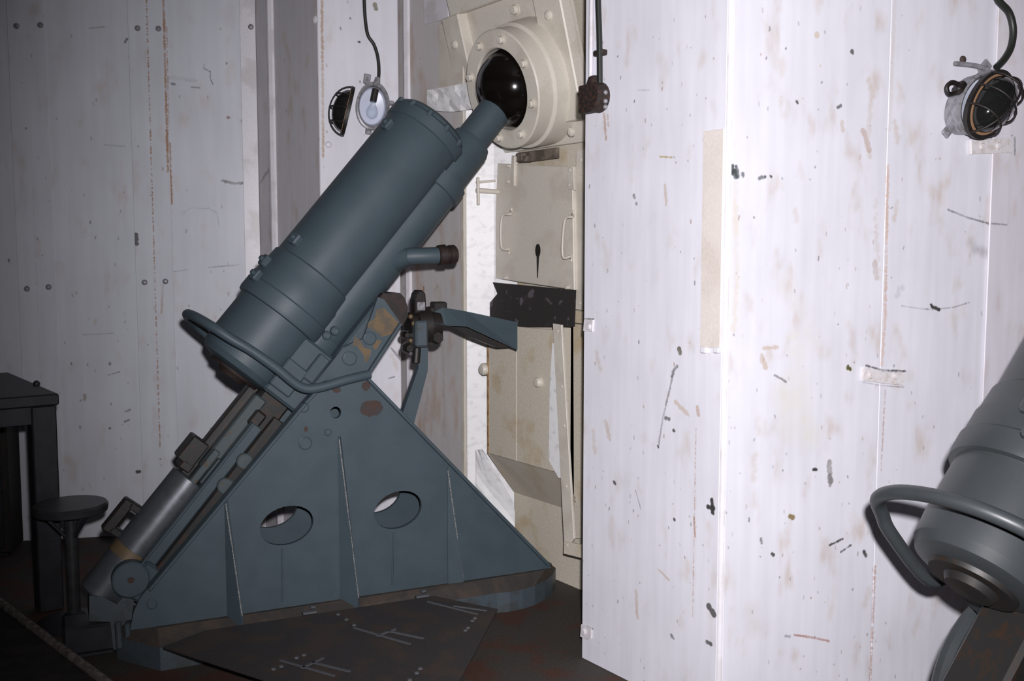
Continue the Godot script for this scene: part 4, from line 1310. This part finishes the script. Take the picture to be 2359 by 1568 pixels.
	var yl: float = FR.hit(1230, 1148, 0.012).y
	var xm: float = FR.hit(1190, 900, zt).x
	for seg in [[x0, xm - 0.001], [xm + 0.001, x1]]:
		mb = MB.new()
		mb.box(Vector3((seg[0] + seg[1]) / 2, (y0 + yk) / 2, zt - 0.006), Vector3(seg[1] - seg[0], y0 - yk, 0.012), 0.002)
		put(mb, "upper_sheet", M.cream_stained, cv)
	mb = MB.new()
	mb.quad(Vector3(x0, yk, zt), Vector3(x1, yk, zt), Vector3(x1, yl, 0.012), Vector3(x0, yl, 0.012), Vector3(0, -1, 0.5))
	mb.quad(Vector3(x0, yk, zt - 0.012), Vector3(x1, yk, zt - 0.012), Vector3(x1, yl, 0.0), Vector3(x0, yl, 0.0), Vector3(0, 1, -0.5))
	put(mb, "sloping_sheet", M.cream_stained, cv)
	mb = MB.new()
	mb.box(Vector3((x0 + x1) / 2, yl / 2, 0.003), Vector3(x1 - x0, yl, 0.018), 0.002)
	put(mb, "lower_sheet", M.cream_stained, cv)
	# rust line along the left edge
	mb = MB.new()
	mb.box(Vector3(x0 + 0.01, (y0 + yk) / 2, zt + 0.0005), Vector3(0.014, y0 - yk, 0.002), 0.0)
	put(mb, "rust_seam", M.rust_line, cv)
	for b in [[1117, 850, 0.03], [1243, 880, 0.024]]:
		mb = MB.new()
		mb.lathe(FR.hit(b[0], b[1], zt), Vector3(0, 0, 1), [Vector2(-0.02, b[2]), Vector2(0.012, b[2]), Vector2(0.024, b[2] * 0.7), Vector2(0.026, 0)], 18)
		put(mb, "bolt", M.cream, cv)
	# crumpled silver foil in the lower left corner
	mb = MB.new()
	rng.seed = 9
	gp = []
	for j in 8:
		var row := []
		for i in 5:
			var u := i / 4.0
			var v := j / 7.0
			var L := lerpf(1096, 1098, v)
			var R := lerpf(1112, 1186, minf(v * 1.6, 1.0))
			row.append(FR.hit(lerpf(L, R, u), lerpf(1035, 1215, v) + u * 20 * v, lerpf(0.2, 0.09, u * minf(v * 1.5, 1)) + rng.randf_range(-0.003, 0.003)))
		gp.append(row)
	for j in 7:
		for i in 4:
			mb.quad(gp[j][i], gp[j][i + 1], gp[j + 1][i + 1], gp[j + 1][i], Vector3(0.5, 0, 1))
	put(mb, "foil", M.silver_paint, cv)
	# ---- leaning trim bar right of the cover
	var tb := thing("trim_bar", "long thin cream trim bar leaning beside the stained cover", "trim bar", FR.xf())
	mb = MB.new()
	poly = PackedVector2Array()
	for p in [[1273, 745], [1293, 748], [1322, 1240], [1300, 1270]]: poly.append(FR.h2(p[0], p[1], 0.2))
	mb.prism(poly, 0.19, 0.2, 0.002)
	put(mb, "bar", M.cream, tb)
	for p in [[1285, 762], [1294, 890], [1300, 980], [1305, 1120]]:
		mb = MB.new()
		mb.lathe(FR.hit(p[0], p[1], 0.2), Vector3(0, 0, 1), [Vector2(0, 0.006), Vector2(0.004, 0.005), Vector2(0.005, 0)], 10)
		put(mb, "rivet", M.cream, tb)
	mb = MB.new()
	poly = PackedVector2Array()
	for p in [[1272, 790], [1280, 800], [1300, 1100], [1286, 1100], [1264, 1060], [1266, 900]]: poly.append(FR.h2(p[0], p[1], 0.188))
	mb.prism(poly, 0.18, 0.188)
	put(mb, "foil_edge", M.silver_paint, tb)
	mb = MB.new()
	poly = PackedVector2Array()
	for p in [[1320, 745], [1346, 750], [1342, 1240], [1322, 1240]]: poly.append(FR.h2(p[0], p[1], 0.06))
	mb.prism(poly, 0.05, 0.06, 0.002)
	put(mb, "frame_strip", M.cream_stained, s)
	plate(s, FR, [[1299, 1246], [1343, 1256], [1342, 1286], [1298, 1275]], 0.01, M.cream_stained, [[1307, 1256]], 0.006, 0.2, "tie_plate")

# ------------------------------------------------------------------ second gun
func gun_second() -> void:
	# placed so that the far bend of its breech handle stands where the photograph shows it
	var e := 49.0
	var yaw := 29.0
	var ce := cos(deg_to_rad(e))
	var se := sin(deg_to_rad(e))
	var tgt := EYE + (Basis(Vector3.RIGHT, deg_to_rad(-PITCH)) * Vector3((2012 - 1179.5) / FOC, -(1130 - 784.0) / FOC, -1.0)) * 2.6
	G2 = Fr.new(Vector3.ZERO, yaw)
	var corner := Vector3(ce * 1.165 - se * 0.61, se * 1.165 + ce * 0.61, -0.2)
	var w := tgt - G2.b * corner
	G2.o = Vector3(w.x, 0, w.z)
	var root := thing("mounted_gun", "second dull grey gun before the white sheet wall, its handle bent round the breech", "gun", G2.xf())
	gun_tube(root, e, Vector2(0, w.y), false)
	# its mount: a curved drum shield below the breech, side plates and foot
	var A := func(a: float, b: float) -> Vector2:
		return Vector2(ce * a - se * b, w.y + se * a + ce * b)
	var mb := MB.new()
	var dc := G2.local(EYE + (Basis(Vector3.RIGHT, deg_to_rad(-PITCH)) * Vector3((2290 - 1179.5) / FOC, -(1575 - 784.0) / FOC, -1.0)) * 2.9)
	mb.lathe(dc, Vector3(0, 0, 1), [Vector2(0, 0), Vector2(0, 0.285), Vector2(0.012, 0.297), Vector2(0.03, 0.297), Vector2(0.042, 0.28), Vector2(0.046, 0.262), Vector2(0.06, 0.25), Vector2(0.055, 0.0)], 48)
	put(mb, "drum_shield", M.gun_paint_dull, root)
	for z in [0.18, -0.2]:
		var poly := PackedVector2Array([A.call(0.9, -0.06), A.call(1.45, -0.06), Vector2(A.call(1.45, 0).x + 0.5, 0.0), Vector2(A.call(0.7, 0.0).x, 0.0)])
		mb = MB.new()
		mb.prism(poly, z, z + 0.02)
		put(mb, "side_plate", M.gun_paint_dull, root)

# ------------------------------------------------------------------ furniture
func furniture() -> void:
	# stool
	var f := on_floor(172, 1434)
	var st := thing("stool", "round-seated dark grey metal stool beside the gun's lower end", "stool", Transform3D(Basis.IDENTITY, f))
	var hs := 0.515
	var mb := MB.new()
	mb.lathe(Vector3.ZERO, Vector3.UP, [Vector2(hs - 0.04, 0), Vector2(hs - 0.04, 0.135), Vector2(hs - 0.035, 0.146), Vector2(hs - 0.01, 0.15), Vector2(hs, 0.142), Vector2(hs + 0.003, 0)], 40)
	put(mb, "seat", M.stool_seat, st)
	mb = MB.new()
	mb.cyl(Vector3(0, 0.02, 0), Vector3(0, hs - 0.04, 0), 0.026, 18)
	put(mb, "column", M.stool_seat, st)
	mb = MB.new()
	mb.lathe(Vector3.ZERO, Vector3.UP, [Vector2(0, 0), Vector2(0, 0.15), Vector2(0.012, 0.15), Vector2(0.03, 0.05), Vector2(0.05, 0.03), Vector2(0.05, 0)], 30)
	put(mb, "foot", M.navy_dark, st)
	for a in [30, 150, 270]:
		mb = MB.new()
		var d := Vector3(cos(deg_to_rad(a)), 0, sin(deg_to_rad(a)))
		mb.tube([d * 0.022 + Vector3(0, hs - 0.14, 0), d * 0.1 + Vector3(0, hs - 0.045, 0)], 0.008, 8)
		put(mb, "brace", M.navy_dark, st)
	# table
	var c := on_floor(118, 1362)
	var top_h := 0.955
	var k := on_floor(136, 906, top_h)
	var b := on_floor(20, 857, top_h)
	var e := Vector3(b.x - k.x, 0, b.z - k.z)
	var yaw := atan2(-e.x, -e.z)       # local -z runs back along the right-hand end
	var tb := thing("workbench", "dark steel workbench with square legs against the left wall", "table", Transform3D(Basis(Vector3.UP, yaw), Vector3(k.x, 0, k.z)))
	var L := e.length()
	var mbx := MB.new()
	mbx.box(Vector3(-0.6, top_h - 0.025, -L / 2), Vector3(1.2, 0.05, L), 0.006)
	put(mbx, "top", M.navy_dark, tb)
	mbx = MB.new()
	mbx.box(Vector3(-0.6, top_h - 0.09, -L / 2), Vector3(1.16, 0.08, L - 0.05), 0.004)
	put(mbx, "apron", M.navy_dark, tb)
	for p in [[-0.06, -0.06], [-1.14, -0.06], [-1.14, -L + 0.06]]:
		mbx = MB.new()
		mbx.box(Vector3(p[0], (top_h - 0.05) / 2, p[1]), Vector3(0.1, top_h - 0.05, 0.1), 0.006)
		put(mbx, "leg", M.navy_dark, tb)
	mbx = MB.new()
	mbx.box(Vector3(-0.34, top_h - 0.15, -L * 0.45), Vector3(0.3, 0.09, 0.3), 0.03)
	put(mbx, "drawer", M.navy_dark, tb)
	mbx = MB.new()
	mbx.sphere(Vector3(-0.01, top_h + 0.006, -L * 0.36), 0.016, 12, 8)
	put(mbx, "knob", M.navy_dark, tb)
	# locker behind the bench
	var q := on_floor(26, 1284)
	var lk := thing("metal_locker", "dark grey metal locker standing under the workbench", "locker", Transform3D(Basis(Vector3.UP, deg_to_rad(11)), q))
	mbx = MB.new()
	mbx.box(Vector3(-0.3, 0.385, -0.12), Vector3(0.6, 0.73, 0.22), 0.01)
	put(mbx, "body", M.gun_dark, lk)
	mbx = MB.new()
	mbx.box(Vector3(-0.3, 0.36, -0.004), Vector3(0.54, 0.62, 0.016), 0.006)
	put(mbx, "door", M.navy_dark, lk)
	mbx = MB.new()
	mbx.box(Vector3(-0.3, 0.01, -0.12), Vector3(0.56, 0.02, 0.2), 0.002)
	put(mbx, "foot", M.navy_dark, lk)
	# low platform in the near left corner, with a worn metal edging
	var pl := thing("floor_platform", "low dark floor platform with a worn pale edge in the left foreground", "platform")
	var e0 := on_floor(-60, 1340, 0.07)
	var e1 := on_floor(420, 1700, 0.07)
	var poly := PackedVector2Array([Vector2(e0.x, e0.z), Vector2(e1.x, e1.z), Vector2(e1.x - 1.2, e1.z + 0.3), Vector2(e0.x - 0.9, e0.z + 0.3)])
	mbx = MB.new()
	mbx.prism(poly, 0, 0.062, 0.0, Transform3D(Basis(Vector3.RIGHT, Vector3.BACK, Vector3.DOWN), Vector3(0, 0.062, 0)))
	put(mbx, "deck", M.platform_wood, pl)
	mbx = MB.new()
	mbx.tube([Vector3(e0.x, 0.064, e0.z), Vector3(e1.x, 0.064, e1.z)], 0.018, 10)
	put(mbx, "edging", M.platform_edge, pl)

# ------------------------------------------------------------------ lamps and cables
# local frame of a lamp: x right, y along its length (up), z out of the wall
func lamp_body(root: Node3D) -> void:
	var mb := MB.new()
	mb.lathe(Vector3.ZERO, Vector3(0, 0, 1), [Vector2(0, 0.8), Vector2(0.004, 1.0), Vector2(0.055, 1.02), Vector2(0.06, 1.1), Vector2(0.068, 1.1), Vector2(0.07, 1.0), Vector2(0.066, 0.92), Vector2(0.03, 0.8), Vector2(0.02, 0.0)].map(func(q: Vector2) -> Vector2: return Vector2(q.x, q.y * 0.075)), 40, 1.42, 1.0)
	put(mb, "housing", M.lamp_grey, root)
	mb = MB.new()
	mb.lathe(Vector3(0, 0, 0.024), Vector3(0, 0, 1), [Vector2(0.034, 0.068), Vector2(0.012, 0.06), Vector2(0.0, 0.0)], 40, 1.42, 1.0)
	put(mb, "reflector", M.lamp_white, root)
	# gland and wall lug
	mb = MB.new()
	mb.lathe(Vector3(0.012, 0.095, 0.035), Vector3(0.1, 1, 0), [Vector2(0, 0.02), Vector2(0.02, 0.022), Vector2(0.024, 0.017), Vector2(0.05, 0.013), Vector2(0.05, 0)], 14)
	put(mb, "gland", M.lamp_grey, root)
	mb = MB.new()
	mb.box(Vector3(-0.03, 0.135, 0.006), Vector3(0.035, 0.05, 0.012), 0.004)
	mb.box(Vector3(-0.01, 0.115, 0.012), Vector3(0.06, 0.012, 0.024), 0.003)
	put(mb, "wall_lug", M.lamp_grey, root)
	mb = MB.new()
	mb.box(Vector3(0.0, -0.118, 0.006), Vector3(0.03, 0.03, 0.012), 0.004)
	put(mb, "wall_lug", M.lamp_grey, root)

func lamp_cover(parent: Node3D, xf: Transform3D) -> void:
	# dome glass with rim, gasket and wire guard; local z points out of the dome
	var c := Node3D.new()
	c.name = "cover"
	parent.add_child(c, true)
	c.transform = xf
	var mb := MB.new()
	mb.lathe(Vector3.ZERO, Vector3(0, 0, 1), [Vector2(-0.012, 0.074), Vector2(-0.012, 0.084), Vector2(0.004, 0.086), Vector2(0.006, 0.076), Vector2(-0.012, 0.074)], 40, 1.42, 1.0)
	put(mb, "rim", M.black_iron, c)
	mb = MB.new()
	mb.lathe(Vector3.ZERO, Vector3(0, 0, 1), [Vector2(0.004, 0.0765), Vector2(0.008, 0.076), Vector2(0.008, 0.0705), Vector2(0.004, 0.07)], 40, 1.42, 1.0)
	put(mb, "gasket", M.lamp_gasket, c)
	mb = MB.new()
	var pr := [Vector2(0.0, 0.0)]
	pr.append(Vector2(0.0, 0.071))
	for i in 9:
		var t := PI / 2 * i / 8.0
		pr.append(Vector2(0.004 + 0.066 * sin(t), 0.071 * cos(t)))
	mb.lathe(Vector3.ZERO, Vector3(0, 0, 1), pr, 40, 1.42, 1.0)
	put(mb, "dome", M.lamp_dome, c)
	mb = MB.new()
	# guard: a long hoop and three cross hoops of wire
	var hoop := []
	for i in 17:
		var t := PI * i / 16.0
		hoop.append(Vector3(0, cos(t) * 0.118, -0.004 + 0.088 * sin(t)))
	mb.tube(hoop, 0.0036, 8)
	for y in [-0.066, 0.0, 0.066]:
		var w := 0.083 * sqrt(1.0 - pow(y / 0.122, 2))
		var hz := 0.086 * sqrt(1.0 - pow(y / 0.13, 2))
		var h2 := []
		for i in 13:
			var t := PI * i / 12.0
			h2.append(Vector3(cos(t) * w, y, -0.004 + hz * sin(t)))
		mb.tube(h2, 0.0034, 8)
	put(mb, "wire_guard", M.black_iron, c)

func lamps() -> void:
	# ---- open lamp
	var p := F23.hit(853, 248, 0.0)
	var b := F23.b * Basis(Vector3(0, 0, 1), deg_to_rad(-6))
	var a := thing("bulkhead_lamp", "open oval bulkhead lamp showing its bare bulb, cover swung aside", "lamp", Transform3D(b, F23.world(p)))
	lamp_body(a)
	var mb := MB.new()
	mb.cyl(Vector3(0.008, 0.085, 0.05), Vector3(0.0, 0.02, 0.055), 0.017, 16)
	put(mb, "socket", M.gun_dark, a)
	mb = MB.new()
	mb.lathe(Vector3(0.001, 0.022, 0.055), Vector3(-0.03, -1, 0), [Vector2(0, 0.013), Vector2(0.015, 0.014), Vector2(0.03, 0.024), Vector2(0.05, 0.03), Vector2(0.07, 0.026), Vector2(0.082, 0.014), Vector2(0.086, 0.0)], 24)
	put(mb, "bulb", M.bulb_glass, a)
	mb = MB.new()
	for y in [0.03, -0.015, -0.05]:
		mb = MB.new()
		mb.box(Vector3(0.09, y, 0.05), Vector3(0.028, 0.02, 0.03), 0.005)
		put(mb, "hinge_lug", M.lamp_grey, a)
	lamp_cover(a, Transform3D(Basis(Vector3.FORWARD, deg_to_rad(8)) * Basis(Vector3.UP, deg_to_rad(-97)), Vector3(-0.135, -0.055, 0.13)))
	cable("lamp_cable", "thin dark cable running up the wall from the open bulkhead lamp", [F23.hit(838, -80, 0.02), F23.hit(839, 0, 0.015), F23.hit(842, 50, 0.015), F23.hit(848, 82, 0.018), F23.hit(861, 102, 0.02), F23.hit(870, 130, 0.025), F23.hit(873, 165, 0.03), F23.hit(870, 197, 0.035)], 0.0085)
	# ---- closed lamp
	p = FB.hit(2224, 243, 0.0)
	b = FB.b * Basis(Vector3(0, 0, 1), deg_to_rad(-42)) * Basis.from_scale(Vector3.ONE * 1.1)
	a = thing("bulkhead_lamp", "closed oval bulkhead lamp with dark dome and wire guard, tilted on the white wall", "lamp", Transform3D(b, FB.world(p)))
	lamp_body(a)
	lamp_cover(a, Transform3D(Basis(Vector3.UP, deg_to_rad(8)), Vector3(0.012, 0, 0.088)))
	mb = MB.new()
	mb.tube(smooth_path([Vector3(-0.095, -0.015, 0.05), Vector3(-0.12, -0.03, 0.05), Vector3(-0.125, -0.055, 0.05), Vector3(-0.105, -0.065, 0.05), Vector3(-0.088, -0.045, 0.05)], 4), 0.007, 8)
	mb.box(Vector3(-0.085, -0.02, 0.05), Vector3(0.03, 0.04, 0.035), 0.006)
	put(mb, "wing_catch", M.black_iron, a)
	mb = MB.new()
	mb.tube(smooth_path([Vector3(-0.03, 0.12, 0.03), Vector3(-0.07, 0.1, 0.02), Vector3(-0.13, 0.05, 0.012)], 4), 0.008, 8)
	put(mb, "support_arm", M.lamp_grey, a)
	screw(a, Vector3(-0.11, 0.09, 0.004), 0.012, M.rust_spot, "bolt")
	cable("lamp_cable", "thick dark cable bending down to the closed bulkhead lamp", [FB.hit(2270, -60, 0.03), FB.hit(2300, 0, 0.03), FB.hit(2324, 28, 0.03), FB.hit(2334, 66, 0.03), FB.hit(2330, 105, 0.032), FB.hit(2316, 133, 0.036), FB.hit(2296, 155, 0.04)], 0.0125)
	# ---- junction box on the corner block
	p = FA.hit(1378, 226, 0.0)
	a = thing("junction_box", "small rusty black junction box on the white wall beside the port", "junction box", Transform3D(FA.b, FA.world(p)))
	mb = MB.new()
	mb.lathe(Vector3(0.01, 0, 0), Vector3(0, 0, 1), [Vector2(0, 0.055), Vector2(0.045, 0.053), Vector2(0.05, 0.045), Vector2(0.05, 0)], 20)
	mb.box(Vector3(-0.03, -0.002, 0.022), Vector3(0.07, 0.1, 0.044), 0.006)
	put(mb, "box", M.iron_rusty, a)
	mb = MB.new()
	mb.lathe(Vector3(0.008, 0.045, 0.025), Vector3.UP, [Vector2(0, 0.03), Vector2(0.025, 0.022), Vector2(0.03, 0.014), Vector2(0.03, 0)], 14)
	put(mb, "gland", M.iron_rusty, a)
	for y in [0.01, -0.02, -0.04]:
		mb = MB.new()
		mb.sphere(Vector3(0.062, y, 0.02), 0.009, 10, 6)
		put(mb, "screw", M.lamp_grey, a)
	var cc := cable("conduit", "straight black conduit dropping down the wall to the rusty junction box", [FA.hit(1378, -80, 0.025), FA.hit(1378, 0, 0.025), FA.hit(1381, 90, 0.025), FA.hit(1382, 192, 0.025)], 0.0105)
	mb = MB.new()
	mb.box(FA.world(FA.hit(1383, 122, 0.012)), Vector3(0.05, 0.02, 0.03), 0.004, FA.b)
	put(mb, "clamp", M.iron_rusty, cc)
	var wc := cable("white_conduit", "thin white painted conduit beside the black one near the port", [FA.hit(1363, -60, 0.012), FA.hit(1362, 40, 0.012), FA.hit(1361, 185, 0.012)], 0.008)
	wc.get_child(0).material_override = M.white_paint

func cable(called: String, label: String, pts: Array, r: float) -> Node3D:
	var w := []
	var f := FA if called in ["conduit", "white_conduit"] else (F23 if label.begins_with("thin dark") else FB)
	for p in pts: w.append(f.world(p))
	var root := thing(called, label, "cable")
	var mb := MB.new()
	mb.tube(smooth_path(w, 5), r, 12)
	put(mb, "sheath", M.cable, root)
	return root
